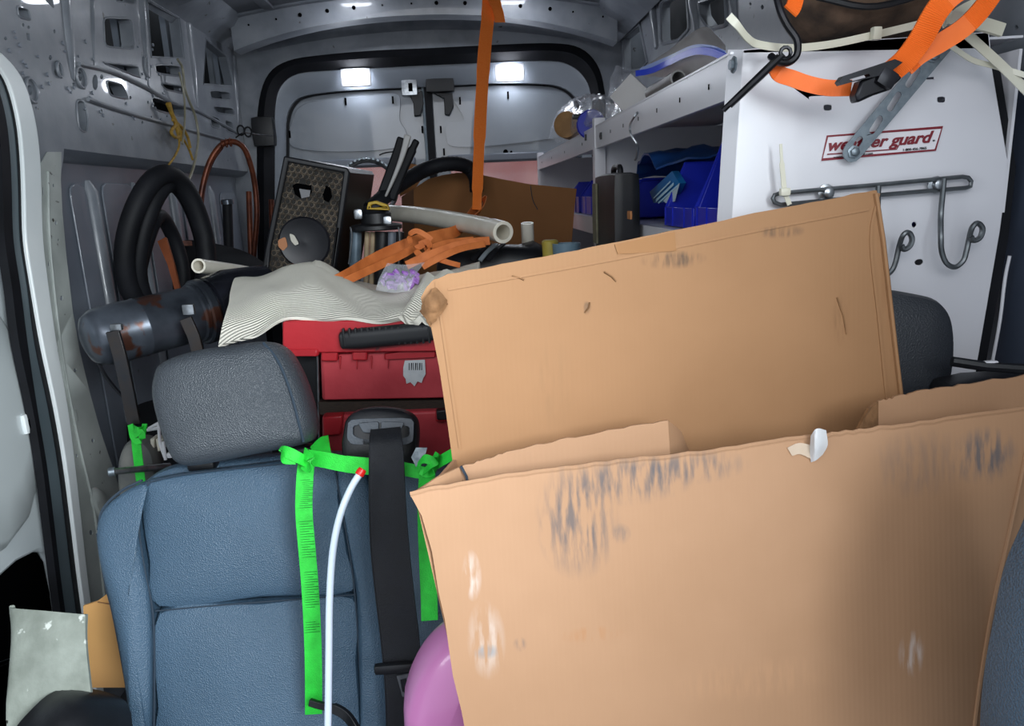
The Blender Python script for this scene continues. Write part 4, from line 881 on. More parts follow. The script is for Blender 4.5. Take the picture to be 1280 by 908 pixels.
# ================================================================ DRIVER SIDE
ds = thing('driver_headrest', 'dark grey rounded headrest seen behind the right edge of the cardboard', 'headrest', at(1140, 430, .86))
PD = at(1140, 430, .875)
m_dk = M('charcoal_vinyl', '#2b2e34', '#26292f', 8, .5, 0, .3, 500, voro=True)
ho = cr([on(a, b, PD, (0, -1, .1)) for a, b in [(1040, 400), (1060, 368), (1100, 362), (1136, 366), (1163, 374), (1177, 392), (1182, 420), (1181, 455), (1174, 490), (1160, 530), (1080, 540), (1045, 500)]], 4, True)
MB().puff(ho, (0, -1, .1), [(.8, -.03), (.97, -.025), (1, -.005), (.98, .012), (.92, .022), (.7, .03), (.3, .033)]).build('pad', m_dk, ds)
for x in (1095, 1135): MB().tube([at(x, 500, .885), at(x, 700, .885)], .006, 8).build('post', m_steel, ds)
dsb = thing('car_seat', 'smooth blue grey seat edge curving up at the lower right corner', 'car seat', at(1290, 900, .5))
so = cr(A([(1340, 560), (1300, 610), (1276, 660), (1256, 710), (1242, 780), (1230, 850), (1225, 930), (1228, 1100), (1420, 1100), (1450, 600)], .50), 4, True)
MB().puff(so, (0, -1, 0), [(.8, -.004), (.96, -.003), (1, .0), (1, .03), (.98, .05), (.9, .06), (.6, .065), (.2, .067)]).build('seat_side', m_leather, dsb)
dk = thing('black_storage_tray', 'black moulded tray standing behind the box at the foot of the end panel', 'tray', at(1220, 470, .80))
MB().rbox(at(1262, 500, .82), (.19, .06, .07), .02, 6).build('tray_body', m_blackp, dk)
MB().tube(A([(1190, 452, .80), (1230, 458, .79), (1290, 462, .78)]), .006, 8).build('tray_rim', m_blackp, dk)
MB().rbox(at(1238, 454, .79), (.016, .008, .006), .002, 3).build('white_clip', m_white, dk)
# ---- lower left: pale board, cardboard corner, black pad
bd = MB().patch([A(r) for r in [[(12, 764, 1.0), (16, 758, 1.01), (24, 762, 1.0), (60, 765, .99), (110, 768, .98)], [(18, 800, .98), (20, 800, .98), (24, 800, .97), (62, 805, .96), (110, 810, .96)], [(12, 900, .92), (14, 900, .92), (16, 900, .92), (60, 905, .92), (120, 910, .92)], [(5, 1000, .88), (6, 1000, .88), (8, 1000, .88), (60, 1005, .88), (120, 1010, .88)]]], 5, 5, .006)
tag(bd.build('folded_board', M('pale_grey_board', '#8f958c', '#7c8279', 30, .7, 0, .6, 90, spots='#c9cdc6', spot_scale=40, spot_at=.66)), 'pale grey green folded board standing at the bottom left corner by the door', 'board')
cc = thing('cardboard_scrap', 'tan cardboard corner poking out left of the seat bolster', 'cardboard', at(140, 780, 1.15))
MB().prism(A([(104, 758), (122, 752), (140, 738), (150, 742), (160, 800), (160, 860), (108, 860)], 1.12), (0, .004, 0)).build('panel', M('tan_card', '#d09c5e', '#c8945a', 5, .75), cc)
MB().tube(A([(122, 753), (146, 757)], 1.118), .001, 5).build('fold_line', m_core, cc)
bp_ = thing('black_pad', 'black textured pad lying at the bottom left below the pale board', 'pad', at(90, 900, .9))
MB().patch([A(r) for r in [[(28, 915, .90), (50, 895, .91), (75, 880, .93), (110, 880, .96), (140, 888, .97)], [(26, 1000, .85), (60, 940, .86), (90, 900, .88), (125, 900, .90), (150, 905, .92)], [(40, 1050, .8), (80, 1000, .8), (110, 980, .82), (130, 980, .85), (155, 980, .86)]]], 5, 5, .02).build('pad_body', m_blackp, bp_)
# ================================================================ CARGO BEHIND THE SEATS
m_rcase = M('red_case_plastic', '#c22a33', '#a81f29', 8, .42, 0, .15, 150, spots='#6c2226', spot_scale=30, spot_at=.68)
m_rfade = M('red_case_faded', '#cf4a52', '#b5343e', 10, .5, 0, .15, 150)
# upper box with a grip along its front
def bx3(mb, px, Y, dep): return mb.prism(A(px, Y), (0, dep, 0))
rc = thing('red_tool_case', 'red tool case with black ribbed grip, topmost of the stack under the cloth', 'tool case', at(450, 480, 1.34))
MB().prism(A([(353, 403), (365, 401), (560, 399), (562, 436), (545, 440), (353, 442)], 1.33), (0, .34, 0)).build('lid', m_rcase, rc, bevel=.008)
MB().prism(A([(360, 437), (398, 437), (398, 446), (362, 446)], 1.325), (0, .2, 0)).build('lid_corner', m_rcase, rc, bevel=.004)
g = MB().rbox(at(484, 420, 1.322), (.176, .030, .038), .012, 6, Matrix.Rotation(radians(2.5), 3, 'Y').inverted()); gr = g.build('grip', M('grip_black', '#1d1e22', rough=.55), rc)
for k in range(15):
    MB().rbox(at(430 + 7.6 * k, 421.5 - .25 * k, 1.3148), (.0056, .012, .033), .002, 3).build('grip_rib', m_blackp, gr)
body = MB().prism(A([(400, 444), (562, 434), (564, 498), (402, 501)], 1.35), (0, .34, 0)).build('case_body', m_rfade, rc, bevel=.006)
for (x0, x1, y0, y1) in ((401, 422, 436, 452), (440, 459, 435, 451)):
    MB().prism(A([(x0, y0), (x1, y0 - 1), (x1, y1), (x0, y1)], 1.335), (0, .03, 0)).build('hinge_block', m_rcase, body, bevel=.003)
for x in (424, 445, 463, 484):
    MB().prism(A([(x, 446), (x + 2, 446), (x + 1, 462)], 1.343), (0, .012, 0)).build('gusset', m_rcase, body)
MB().prism(A([(480, 443), (545, 434), (545, 447), (480, 450)], 1.34), (0, .02, 0)).build('front_ridge', m_rcase, body, bevel=.003)
for (x0, x1, y) in ((421, 438, 439), (462, 474, 437)): MB().prism(A([(x0, y - 2), (x1, y - 3), (x1, y), (x0, y + 1)], 1.332), (0, .008, 0)).build('hinge_pin', m_steel, rc)
sq = torn_q = [(506, 451), (531, 450), (532, 468), (529, 473), (527, 479), (522, 477), (518, 483), (513, 478), (508, 480), (507, 474), (504, 470), (504, 460)]
lb = MB().prism(A(sq, 1.345), (0, .002, 0)).build('paper_label', M('torn_white_label', '#cfd2d4', '#bfc4c8', 60, .7), rc)
for k in range(7): MB().prism(A([(511 + 2.6 * k, 454), (512 + 2.6 * k + (k % 2) * .7, 454), (512 + 2.6 * k, 463), (511 + 2.6 * k, 463)], 1.3445), (0, .0006, 0)).build('barcode_bar', m_blk, lb)
rc2 = thing('red_tool_case', 'darker red latched tool case, lower one of the stack behind the belt guide', 'tool case', at(480, 560, 1.34))
MB().prism(A([(402, 520), (600, 512), (602, 640), (404, 640)], 1.34), (0, .36, 0)).build('case_body', m_rfade, rc2, bevel=.006)
MB().prism(A([(403, 522), (428, 520), (426, 544), (404, 546)], 1.32), (0, .03, 0)).build('hinge_block', m_rcase, rc2, bevel=.003)
MB().prism(A([(544, 516), (560, 515), (560, 528), (544, 528)], 1.32), (0, .03, 0)).build('hinge_block', m_rcase, rc2, bevel=.003)
MB().prism(A([(545, 514), (562, 512), (562, 525), (546, 526)], 1.31), (0, .02, 0)).build('latch', m_blackp, rc2, bevel=.003)
sl = MB().prism(A([(398, 503), (566, 500), (568, 511.5), (400, 518.5)], 1.36), (0, .3, 0)).build('wood_board', M('dark_worn_wood', '#3c3026', '#241d18', 20, .7, stretch=(4, 30, 30)), None)
tag(sl, 'dark worn board lying between the two red tool cases', 'board')
pl = thing('black_post', 'black plastic upright with chrome edge standing left of the red tool cases', 'post', at(385, 500, 1.4))
MB().prism(A([(366, 440), (396, 440), (400, 640), (370, 640)], 1.38), (0, .05, 0)).build('post_body', m_blackp, pl, bevel=.004)
MB().tube(A([(397, 445), (399, 540), (400, 600)], 1.372), .0022, 8).build('chrome_edge', m_steel, pl)

# ---- padded mover's cloth draped over cases
m_cloth = M('ribbed_white_cloth', '#f0ebdd', '#e3ded0', 5, .85, 0, 1.0, 55, wave='Y', spots='#b5a388', spot_scale=7, spot_at=.70)
net = [[(305, 352, 1.80), (345, 350, 1.80), (390, 340, 1.80), (430, 352, 1.78), (480, 362, 1.76), (530, 352, 1.76), (600, 340, 1.78)],
       [(296, 352, 1.68), (338, 345, 1.66), (386, 329, 1.66), (420, 346, 1.64), (470, 362, 1.62), (525, 348, 1.62), (600, 332, 1.62)],
       [(290, 366, 1.58), (334, 356, 1.56), (390, 344, 1.56), (432, 360, 1.52), (480, 371, 1.50), (528, 360, 1.50), (596, 345, 1.5)],
       [(286, 388, 1.46), (330, 374, 1.44), (384, 364, 1.44), (430, 376, 1.42), (478, 384, 1.42), (525, 376, 1.42), (580, 365, 1.42)],
       [(281, 412, 1.39), (325, 396, 1.38), (372, 388, 1.37), (425, 392, 1.36), (474, 395, 1.35), (520, 391, 1.35), (566, 384, 1.35)],
       [(276, 437, 1.36), (314, 424, 1.34), (355, 403, 1.335), (420, 403, 1.330), (470, 402, 1.326), (512, 402, 1.325), (556, 400, 1.325)]]
fold = lambda p, i, j: p + V((0, 0, .006 * mathutils_noise(V((p.x * 9, p.y * 9, 1))) + .003 * math.sin(p.x * 60 + p.y * 35)))
mvc = MB().patch([A(r) for r in net], 8, 8, .006, fold).build('packing_cloth', m_cloth, None)
tag(mvc, 'off white ribbed packing cloth draped over the red tool cases', 'cloth')
# a roll of the cloth humped up below the speaker, and the gathered end by the cardboard
hump = MB().patch([A(r) for r in [[(392, 352, 1.7), (400, 340, 1.72), (412, 345, 1.72), (424, 352, 1.7)], [(386, 346, 1.64), (395, 328, 1.66), (420, 340, 1.66), (432, 352, 1.62)], [(384, 358, 1.58), (396, 344, 1.58), (420, 352, 1.56), (436, 362, 1.54)]]], 5, 5, .005)
tag(hump.build('packing_cloth_end', m_cloth, None), 'turned up corner of pale cloth standing below the speaker', 'cloth')
g2 = MB().patch([A(r) for r in [[(498, 396, 1.33), (520, 398, 1.32), (545, 396, 1.31)], [(512, 376, 1.38), (535, 378, 1.37), (552, 376, 1.36)], [(524, 356, 1.44), (545, 360, 1.42), (565, 355, 1.42)], [(530, 344, 1.5), (550, 340, 1.5), (585, 338, 1.5)]]], 7, 7, .012,
     lambda p, i, j: p + V((0, -.01, .006 * math.sin(j * .9))))
tag(g2.build('gathered_cloth', m_cloth, None), 'gathered end of ribbed cloth beside the torn cardboard corner', 'cloth')

# ---- loudspeaker
sp = thing('loudspeaker', 'battered black loudspeaker with honeycomb grille leaning behind the pale cloth', 'speaker', at(385, 330, 2.0))
YSP = 2.0
front = [(357, 196), (434, 211), (437, 216), (418, 350), (412, 356), (327, 356), (333, 310)]
MB().prism(A(front, YSP), (.035, .26, .0)).build('cabinet', m_blackp, sp, bevel=.008)
fr_in = [(362, 203), (430, 216), (412, 350), (335, 350), (340, 310)]
MB().prism(A([(356, 195), (435, 210), (438, 216), (418, 352), (326, 352), (333, 310)], YSP - .002), (0, -.012, 0), [A(fr_in, YSP - .002)]).build('front_frame', m_blackp, sp, bevel=.004)
MB().prism(A(fr_in, YSP - .001), (0, -.002, 0)).build('grille_backing', M('grille_dusty', '#2a2622', '#1a1815', 40, .8), sp)
mb = MB(); R_ = 4.7
def inpoly(x, y, P):
    c = False
    for i in range(len(P)):
        a, b = P[i], P[i - 1]
        if (a[1] > y) != (b[1] > y) and x < (b[0] - a[0]) * (y - a[1]) / (b[1] - a[1]) + a[0]: c = not c
    return c
tilt = radians(9)
for r in range(-2, 24):
    for q in range(-2, 16):
        hx, hy = 7.6 * q + (3.8 if r % 2 else 0), 6.7 * r
        x = 352 + hx * cos(tilt) - hy * sin(tilt) * .9; y = 196 + hx * sin(tilt) + hy * cos(tilt)
        if inpoly(x, y, fr_in) and math.hypot(x - 381, y - 303) > 31 and math.hypot(x - 378, (y - 238)) > 11 and math.hypot((x - 409) * 1.6, y - 243) > 10:
            pts = [at(x + 3.5 * cos(tilt + pi / 6 + k * pi / 3), y + 3.5 * sin(tilt + pi / 6 + k * pi / 3), YSP - .004) for k in range(6)]
            mb.tube(pts, .0014, 4, closed=True)
stuff(mb.build('grille_honeycomb', M('grille_metal_dusty', '#7a6c5c', '#3c352e', 40, .6, .2), sp))
kk = YSP / 900 * 1.03
wf = MB().lathe(at(381, 303, YSP - .004), (0, -1, 0), [(30 * kk, 0), (30 * kk, .006), (28 * kk, .010), (24 * kk, .008), (10 * kk, .002), (2 * kk, .004)], 32).build('woofer', M('woofer_cone', '#15151a', '#202026', 12, .35, spots='#8d4a30', spot_scale=9, spot_at=.66), sp)
MB().prism(A(rr([(348, 300), (357, 296), (360, 308), (354, 314), (348, 308)]), YSP - .012), (0, -.003, 0)).build('torn_patch', M('tan_patch', '#b57c58', rough=.8), wf)
MB().prism(A(rr([(362, 292), (368, 294), (374, 305), (369, 307), (364, 301)]), YSP - .012), (0, -.003, 0)).build('paint_splash', M('white_splash', '#cfcabd', rough=.7), wf)
tw = MB().prism(A([(366, 232), (371, 229), (389, 232), (390, 240), (386, 247), (376, 248), (369, 243)], YSP - .004), (0, -.003, 0)).build('port_opening', m_hole, sp)
MB().prism(A([(374, 236), (388, 238), (387, 246), (377, 248)], YSP - .0075), (0, -.001, 0)).build('port_insert', M('port_grey', '#77777a', rough=.5), tw)
MB().prism(A([(408, 232), (413, 235), (415, 246), (411, 253), (405, 250), (404, 243)], YSP - .004), (0, -.003, 0)).build('port_opening', m_hole, sp)
# ---- saw-toothed ring and red panel behind
rg = thing('toothed_ring', 'silver toothed metal ring standing behind the black loudspeaker', 'ring', at(462, 235, 2.5))
cR = at(461, 236, 2.5); rad = 33 * 2.5 / 900
mb = MB(); mb.tube([cR + V((rad * cos(t), .0, rad * sin(t))) for t in [2 * pi * k / 40 for k in range(40)]], .008, 8, closed=True); mb.build('rim', m_steel, rg)
for k in range(20):
    t = pi * .02 + pi * k / 20; MB().box(cR + V(((rad + .006) * cos(t), -.004, (rad + .006) * sin(t))), (.006, .016, .008), Matrix.Rotation(-t, 3, 'Y')).build('tooth', m_zinc, rg)
# ---- black pumped canister with yellow latch, hoses
pm = thing('black_canister', 'black canister with a yellow latch standing among the orange straps', 'canister', at(470, 330, 1.95))
YC = 1.95
c = at(470, 284, YC); MB().lathe(c, (0, 0, 1), [(.062, -.008), (.068, -.005), (.068, .004), (.060, .008), (.045, .010)], 28).build('rim_disc', m_blackp, pm)
c = at(470, 272, YC); MB().lathe(c, (0, 0, 1), [(.040, -.018), (.040, .010), (.034, .016), (.030, .030)], 24).build('neck', m_blackp, pm)
c = at(468, 267, YC); MB().lathe(c, (0, 0, 1), [(.022, -.008), (.024, .010)], 20).build('yellow_collar', M('yellow_plastic', '#c9a52c', '#a98820', 20, .5), pm)
l = MB().prism(A([(458, 262), (460, 253), (470, 251), (484, 256), (487, 263)], YC - .045), (0, .03, 0), [A([(463, 260), (464, 256), (470, 255), (480, 259)], YC - .045)]); l.build('yellow_latch', bpy.data.materials['yellow_plastic'], pm, bevel=.002)
for x, s, m_ in ((445, .016, M('steel_post', '#6c7c88', '#50606c', 20, .4, .3)), (459, .007, M('pale_dowel', '#b09a7c', '#8d7a60', 30, .6)), (466, .007, bpy.data.materials['pale_dowel']), (478, .020, m_blackp), (490, .014, m_wall2), (500, .012, m_blackp)):
    MB().tube([at(x, 290, YC + .01), at(x - 2, 372, YC + .01)], s, 10).build('upright_rod', m_, pm)
for (x0, y0, x1, y1) in ((445, 262, 451, 274), (482, 270, 487, 283)): MB().rbox((at(x0, y0, YC - .03) + at(x1, y1, YC - .03)) / 2, (.022, .02, .026), .005, 4).build('side_clip', m_steel, pm)
MB().tube(cr(A([(438, 284), (440, 298), (436, 330)], YC - .05), 4), .002, 6).build('bail_wire', m_steel, pm); MB().tube(cr(A([(498, 284), (500, 300), (498, 340)], YC - .05), 4), .002, 6).build('bail_wire', m_steel, pm)
ht = thing('black_hose', 'thick black corrugated hose arching to the right above the rear carton', 'hose', at(530, 220, 2.15))
hp = cr(A([(462, 262, 2.02), (476, 250, 2.05), (492, 236, 2.1), (510, 224, 2.15), (530, 213, 2.2), (552, 206, 2.22), (572, 205, 2.24), (586, 210, 2.26), (594, 222, 2.26), (596, 240, 2.26)]), 8)
MB().tube(hp, [.021 + .0012 * (i % 2) for i in range(len(hp))], 14).build('hose_body', m_rubber, ht)
hd = thing('black_grey_handle', 'black curved handle with a pale grey inlay standing upright beside the hose', 'handle', at(495, 220, 2.05))
hb = cr(A([(480, 250, 2.06), (489, 226, 2.06), (497, 205, 2.06), (503, 188, 2.06), (508, 172, 2.06)]), 6)
MB().ribbon([p + V((-.012, .004, 0)) for p in hb], (1, 0, 0), .024, .024).build('black_side', m_rubber, hd, bevel=.004)
hb2 = cr(A([(488, 250, 2.06), (497, 226, 2.06), (506, 205, 2.06), (513, 190, 2.06), (520, 175, 2.06)]), 6)
MB().ribbon([p + V((.002, .004, 0)) for p in hb2], (1, 0, 0), [.024] * 20 + [.018] * 6, .024).build('black_side', m_rubber, hd, bevel=.005)
hm = cr(A([(482, 246, 2.04), (490, 228, 2.04), (499, 206, 2.04), (505, 188, 2.04), (510, 169, 2.04)]), 6)
MB().ribbon(hm, (1, 0, 0), [.006 + .0005 * i for i in range(len(hm))], .016).build('pale_inlay', M('pale_inlay', '#a8a6a4', rough=.5), hd, bevel=.003)
# ---- rear carton
rb = thing('rear_carton', 'shaded brown cardboard carton with a curved top standing before the rear doors', 'box', at(620, 300, 2.5))
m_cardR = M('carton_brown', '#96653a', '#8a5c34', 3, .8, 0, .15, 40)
rp = [(517, 236), (535, 224), (553, 219), (572, 216), (590, 216), (622, 223), (660, 230), (700, 234), (721, 236), (718, 262), (715, 301), (712, 420), (519, 420), (518, 283)]
CP = at(620, 280, 2.32); CN = V((-.50, -1, 0)).normalized()
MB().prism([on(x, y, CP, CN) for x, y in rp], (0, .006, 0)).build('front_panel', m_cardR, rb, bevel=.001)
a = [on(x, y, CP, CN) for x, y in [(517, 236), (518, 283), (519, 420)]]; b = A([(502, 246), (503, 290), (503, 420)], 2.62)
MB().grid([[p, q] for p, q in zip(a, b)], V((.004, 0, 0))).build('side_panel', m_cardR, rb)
MB().tube(cr([on(x, y, CP + CN * .002, CN) for x, y in [(663, 232), (666, 250), (672, 262)]], 4), .0012, 5).build('crease', m_seam, rb)
MB().prism(A([(497, 216), (508, 204), (528, 207), (532, 216), (519, 236), (500, 246)], 2.7), (0, .004, 0)).build('back_flap', m_cardR, rb)
# ---- plastic pipes
def pvc(pts, r, label, n=8, mat=None):
    t = thing('plastic_pipe', label, 'pipe', at(*pts[0]), None); MB().pipe(cr(A(pts), n) if len(pts) > 2 else A(pts), r, r * .74, 22).build('pipe', mat or m_pvc, t); return t
p1 = pvc([(629, 290.5, 1.72), (615, 286.5, 1.78), (596, 282, 1.86), (560, 275, 2.0), (520, 269, 2.15), (480, 266, 2.3)], .0245, 'long white plastic pipe pointing forward beside the orange hanging strap')
e = A([(629, 290.5, 1.72), (616, 286.8, 1.775)]); MB().pipe(e, .0262, .0235, 22).build('coupling', m_pvc, p1)
pvc([(659, 279, 1.9), (661, 330, 1.92)], .0165, 'short upright white pipe offcut standing right of the long pipe')
pvc([(248, 332.5, 1.72), (290, 338, 1.9), (330, 344, 2.1)], .017, 'ivory plastic pipe lying over the black cylinder on the left')
# odds behind the flap
jr = thing('yellow_jar', 'small yellow pot behind the top edge of the cardboard flap', 'pot', at(686, 305, 1.7))
MB().lathe(at(688, 318, 1.72), (0, 0, 1), [(.018, -.03), (.020, .03), (.016, .034)], 18).build('pot', M('yellow_pot', '#b9a648', '#9d8c3a', 20, .5), jr)
jb = thing('blue_cup', 'pale blue cup behind the top edge of the cardboard flap', 'cup', at(707, 306, 1.7))
MB().lathe(at(708, 318, 1.70), (0, 0, 1), [(.030, -.03), (.033, .022), (.033, .026), (.029, .026), (.027, -.02)], 20).build('cup', M('pale_blue_cup', '#7b96a6', '#6c8798', 20, .5), jb)
# dark kit under the pipe
dkk = thing('black_tool_bag', 'black tool bag lying under the long white pipe', 'tool bag', at(620, 330, 1.8))
MB().rbox(at(620, 345, 1.85), (.30, .14, .16), .05, 8, fn=lambda p: p + V((0, 0, .02 * mathutils_noise(p * 12 + V((2, 0, 0)))))).build('bag_body', m_blackp, dkk)
for k in range(3): MB().ribbon(cr(A([(590 + 10 * k, 326, 1.72), (600 + 9 * k, 315, 1.74), (612 + 9 * k, 305, 1.78)]), 4), (1, 0, 0), .010, .004).build('bag_strap', m_silver if k == 1 else m_rubber, dkk)

# ---- orange straps
oh = thing('hanging_strap', 'orange webbing strap hanging from the roof down to the long pipe', 'strap', at(603, 0, 2.55))
MB().ribbon(cr(A([(612, -28, 2.62), (611, 10, 2.58), (606, 60, 2.5), (602, 120, 2.4), (599, 180, 2.28), (597, 230, 2.17), (596, 262, 2.08)]), 6), (1, .1, 0), [.046] * 8 + [.042] * 8 + [.038] * 8 + [.032] * 8 + [.026] * 5, .002).build('webbing', M('orange_webbing_bright', '#ff8a3c', '#fb7a28', 300, .55, 0, .4, 500), oh)
MB().ribbon(cr(A([(606, -28, 2.60), (614, -8, 2.58), (622, 12, 2.56), (625, 28, 2.55)]), 5), (1, .2, -.3), [.044] * 9 + [.036] * 7, .002).build('loose_tail', bpy.data.materials['orange_webbing_bright'], oh)
oc = thing('orange_strap_tangle', 'worn orange straps in a loose tangle over cloth and canister', 'straps', at(520, 310, 1.8))
for L, side, wd in (
    ([(418, 354, 1.58), (436, 344, 1.62), (460, 329, 1.70), (490, 314, 1.76), (520, 302, 1.80), (548, 295, 1.85), (572, 288, 1.92), (586, 272, 2.05), (597, 256, 2.15)], (0, .3, 1), .030),
    ([(418, 358, 1.57), (440, 348, 1.6), (470, 334, 1.66), (500, 320, 1.72), (518, 310, 1.75)], (0, .5, 1), .018),
    ([(508, 332, 1.66), (530, 322, 1.66), (556, 312, 1.68), (584, 304, 1.70), (612, 301, 1.72)], (0, .3, 1), .020),
    ([(528, 334, 1.62), (550, 322, 1.63), (576, 311, 1.66), (606, 305, 1.70)], (0, .4, 1), .015),
    ([(513, 304, 1.72), (512, 294, 1.72), (520, 289, 1.72), (530, 293, 1.72), (540, 300, 1.72)], (.3, .3, 1), .013),
    ([(524, 306, 1.69), (534, 303, 1.69), (538, 312, 1.68), (528, 320, 1.67), (520, 312, 1.68), (530, 306, 1.68)], (.2, .3, 1), .014),
    ([(545, 323, 1.64), (560, 328, 1.63), (575, 332, 1.64)], (0, .3, 1), .012),
    ([(585, 272, 2.1), (596, 256, 2.12), (606, 248, 2.16), (602, 262, 2.1), (590, 274, 2.04)], (.5, 0, .8), .018),
    ([(530, 312, 1.70), (560, 303, 1.74), (592, 299, 1.78)], (0, .4, 1), .013)):
    MB().ribbon(cr(A(L), 7), side, wd, .0025).build('webbing', m_orange_d, oc, bevel=.0006)
# ---- bag of purple connectors
pb2 = thing('connector_bag', 'small clear bag of purple wire connectors lying on the cloth', 'bag', at(500, 350, 1.52))
for k in range(46):
    x = random.uniform(479, 521); y = random.uniform(334, 360)
    if y < 338 + (519 - x) * .12: continue
    p = at(x, y, 1.485 + random.uniform(-.006, .006)); d = V((random.uniform(-1, 1), random.uniform(-.4, .4), random.uniform(-1, 1))).normalized() * .007
    MB().tube([p - d, p + d * .2, p + d], [.0045, .0040, .0024], 7).build('connector', bpy.data.materials.get('purple_conn') or M('purple_conn', '#8c4fae', '#b98fd0', 80, .3), pb2)
MB().patch([A(r) for r in [[(470, 363, 1.47), (492, 366, 1.46), (512, 364, 1.46)], [(474, 348, 1.475), (496, 350, 1.465), (518, 346, 1.47)], [(484, 329, 1.51), (505, 331, 1.51), (531, 328, 1.52)]]], 6, 6, .0005, lambda p, i, j: p + V((0, .004 * mathutils_noise(p * 90), 0))).build('bag_film', m_clear, pb2)

# ================================================================ LEFT SIDE CARGO
# ---- black cylinder on bracket arms
m_cyl = M('blackened_steel', '#2c3037', '#585e68', 9, .3, .5, .15, 30, spots='#4d3026', spot_scale=14, spot_at=.57)
cyl = thing('steel_cylinder', 'blackened steel cylinder with rust stains lying on bracket arms by the left wall', 'cylinder', at(190, 410, 1.55))
a, b = at(128, 421, 1.50), at(300, 378, 1.72); d = (b - a).normalized(); Lc = (b - a).length; rc_ = .062
MB().lathe(a, d, [(.028, -.034), (.048, -.026), (.058, -.010), (rc_, .010), (rc_, .072), (rc_ + .001, .074), (rc_ + .001, .076), (rc_, .078), (rc_, Lc * .62), (rc_ + .004, Lc * .62 + .004), (rc_ + .004, Lc)], 36).build('shell', m_cyl, cyl)
c = a + d * Lc * .66; MB().lathe(c, d, [(rc_ + .008, 0), (rc_ + .012, .004), (rc_ + .012, .018), (rc_ + .008, .022)], 36).build('clamp_band', m_cyl, cyl)
c = a + d * Lc * .72; MB().lathe(c, d, [(rc_ - .01, 0), (rc_ + .012, .01), (rc_ + .02, .06), (rc_ + .012, .16)], 24).build('plastic_sleeve', M('glossy_black_film', '#111217', '#1c1d24', 14, .15, 0, .8, 30, spots='#a59b92', spot_scale=22, spot_at=.68), cyl)
for k, L in enumerate(([(141, 414, 1.42), (150, 445, 1.42), (160, 490, 1.42), (168, 530, 1.42)], [(232, 398, 1.50), (242, 420, 1.50), (250, 450, 1.50)])):
    arm = MB().ribbon(A(L), (1, .15, 0), .024, .010).build('bracket_arm', M('bracket_steel', '#25272c', '#332c28', 20, .4, .5), cyl, bevel=.001)
MB().rbox(at(146, 409, 1.425), (.022, .012, .014), .003, 3).build('bracket_tab', m_steel, cyl)
MB().rbox(at(236, 387, 1.505), (.024, .012, .022), .003, 3).build('bracket_tab', m_steel, cyl)
MB().tube(cr(A([(122, 452, 1.5), (132, 470, 1.48), (146, 488, 1.45), (158, 500, 1.44)]), 4), .004, 6).build('black_wire', m_rubber, cyl)
gt = thing('green_strap', 'short bright green webbing tied to the foot of the bracket arm', 'strap', at(170, 560, 1.41))
MB().ribbon(cr(A([(170, 548, 1.40), (171, 560, 1.40), (174, 585, 1.40), (177, 612, 1.40), (178, 640, 1.40)]), 4), (1, 0, 0), .018, .0016).build('tail', m_green, gt)
kb = MB()
for L in ([(163, 531, 1.40), (166, 545, 1.39), (172, 552, 1.39), (178, 545, 1.39), (181, 530, 1.40)], [(164, 534, 1.41), (172, 538, 1.385), (180, 535, 1.40)], [(168, 545, 1.385), (176, 540, 1.385), (177, 550, 1.385), (169, 552, 1.385)]): kb.ribbon(cr(A(L), 5), (.5, .2, .8), .012, .002)
stuff(kb.build('knot', m_green, gt))
# ---- scrap between seat and wall
sc_ = thing('chrome_bar', 'chrome bar end lying between the left wall pillar and the seat', 'bar', at(150, 590, 1.35))
MB().tube(A([(141, 590, 1.33), (212, 583, 1.42)]), .0065, 12).build('bar', m_steel, sc_); MB().lathe(at(141, 590, 1.33), (-1, -.3, 0), [(.009, -.004), (.009, .006), (.006, .008)], 12).build('end_nut', m_zinc, sc_)
gw = thing('grey_wheel_cover', 'dusty grey rounded cover standing behind the green strap', 'cover', at(165, 590, 1.45))
MB().puff(cr(A([(150, 575), (157, 556), (170, 548), (186, 552), (196, 575), (194, 620), (160, 640), (150, 610)], 1.46), 4, True), (0, -1, 0), [(.9, -.04), (1, -.02), (1, 0), (.9, .012), (.6, .02), (.2, .022)]).build('cover', M('dusty_grey_rubber', '#4f5254', '#73726c', 12, .7), gw)
wf_ = thing('wire_basket', 'white wire frame holding ivory plastic fittings beside the headrest', 'basket', at(200, 560, 1.5))
for L in ([(184, 538), (206, 534)], [(198, 530), (200, 555), (206, 572)], [(204, 552), (207, 575)], [(186, 536), (204, 526)]): MB().tube(A(L, 1.44), .0032, 8).build('wire', m_white, wf_)
for (x0, x1) in ((187, 193), (194, 205)): MB().prism(A([(x0, 549), (x1, 548), (x1 - 1, 562), (x0 + 3, 566)], 1.46), (0, .03, 0)).build('fitting', m_pvc, wf_, bevel=.003)
MB().rbox(at(214, 568, 1.44), (.012, .02, .012), .003, 3).build('fitting', m_white, wf_)
MB().prism(A([(190, 533), (204, 527), (206, 532), (196, 536)], 1.46), (0, .02, 0)).build('fitting', m_pvc, wf_)
wh_ = MB().patch([A(r) for r in [[(165, 520, 2.15), (180, 510, 2.15), (210, 500, 2.15)], [(166, 580, 2.0), (182, 575, 2.0), (225, 575, 2.0)], [(170, 700, 1.95), (195, 700, 1.95), (240, 700, 1.95)]]], 5, 5, .02)
tag(wh_.build('wheel_arch_cover', m_dark, None), 'black wheel arch hump between the left wall and the seat', 'wheel arch')
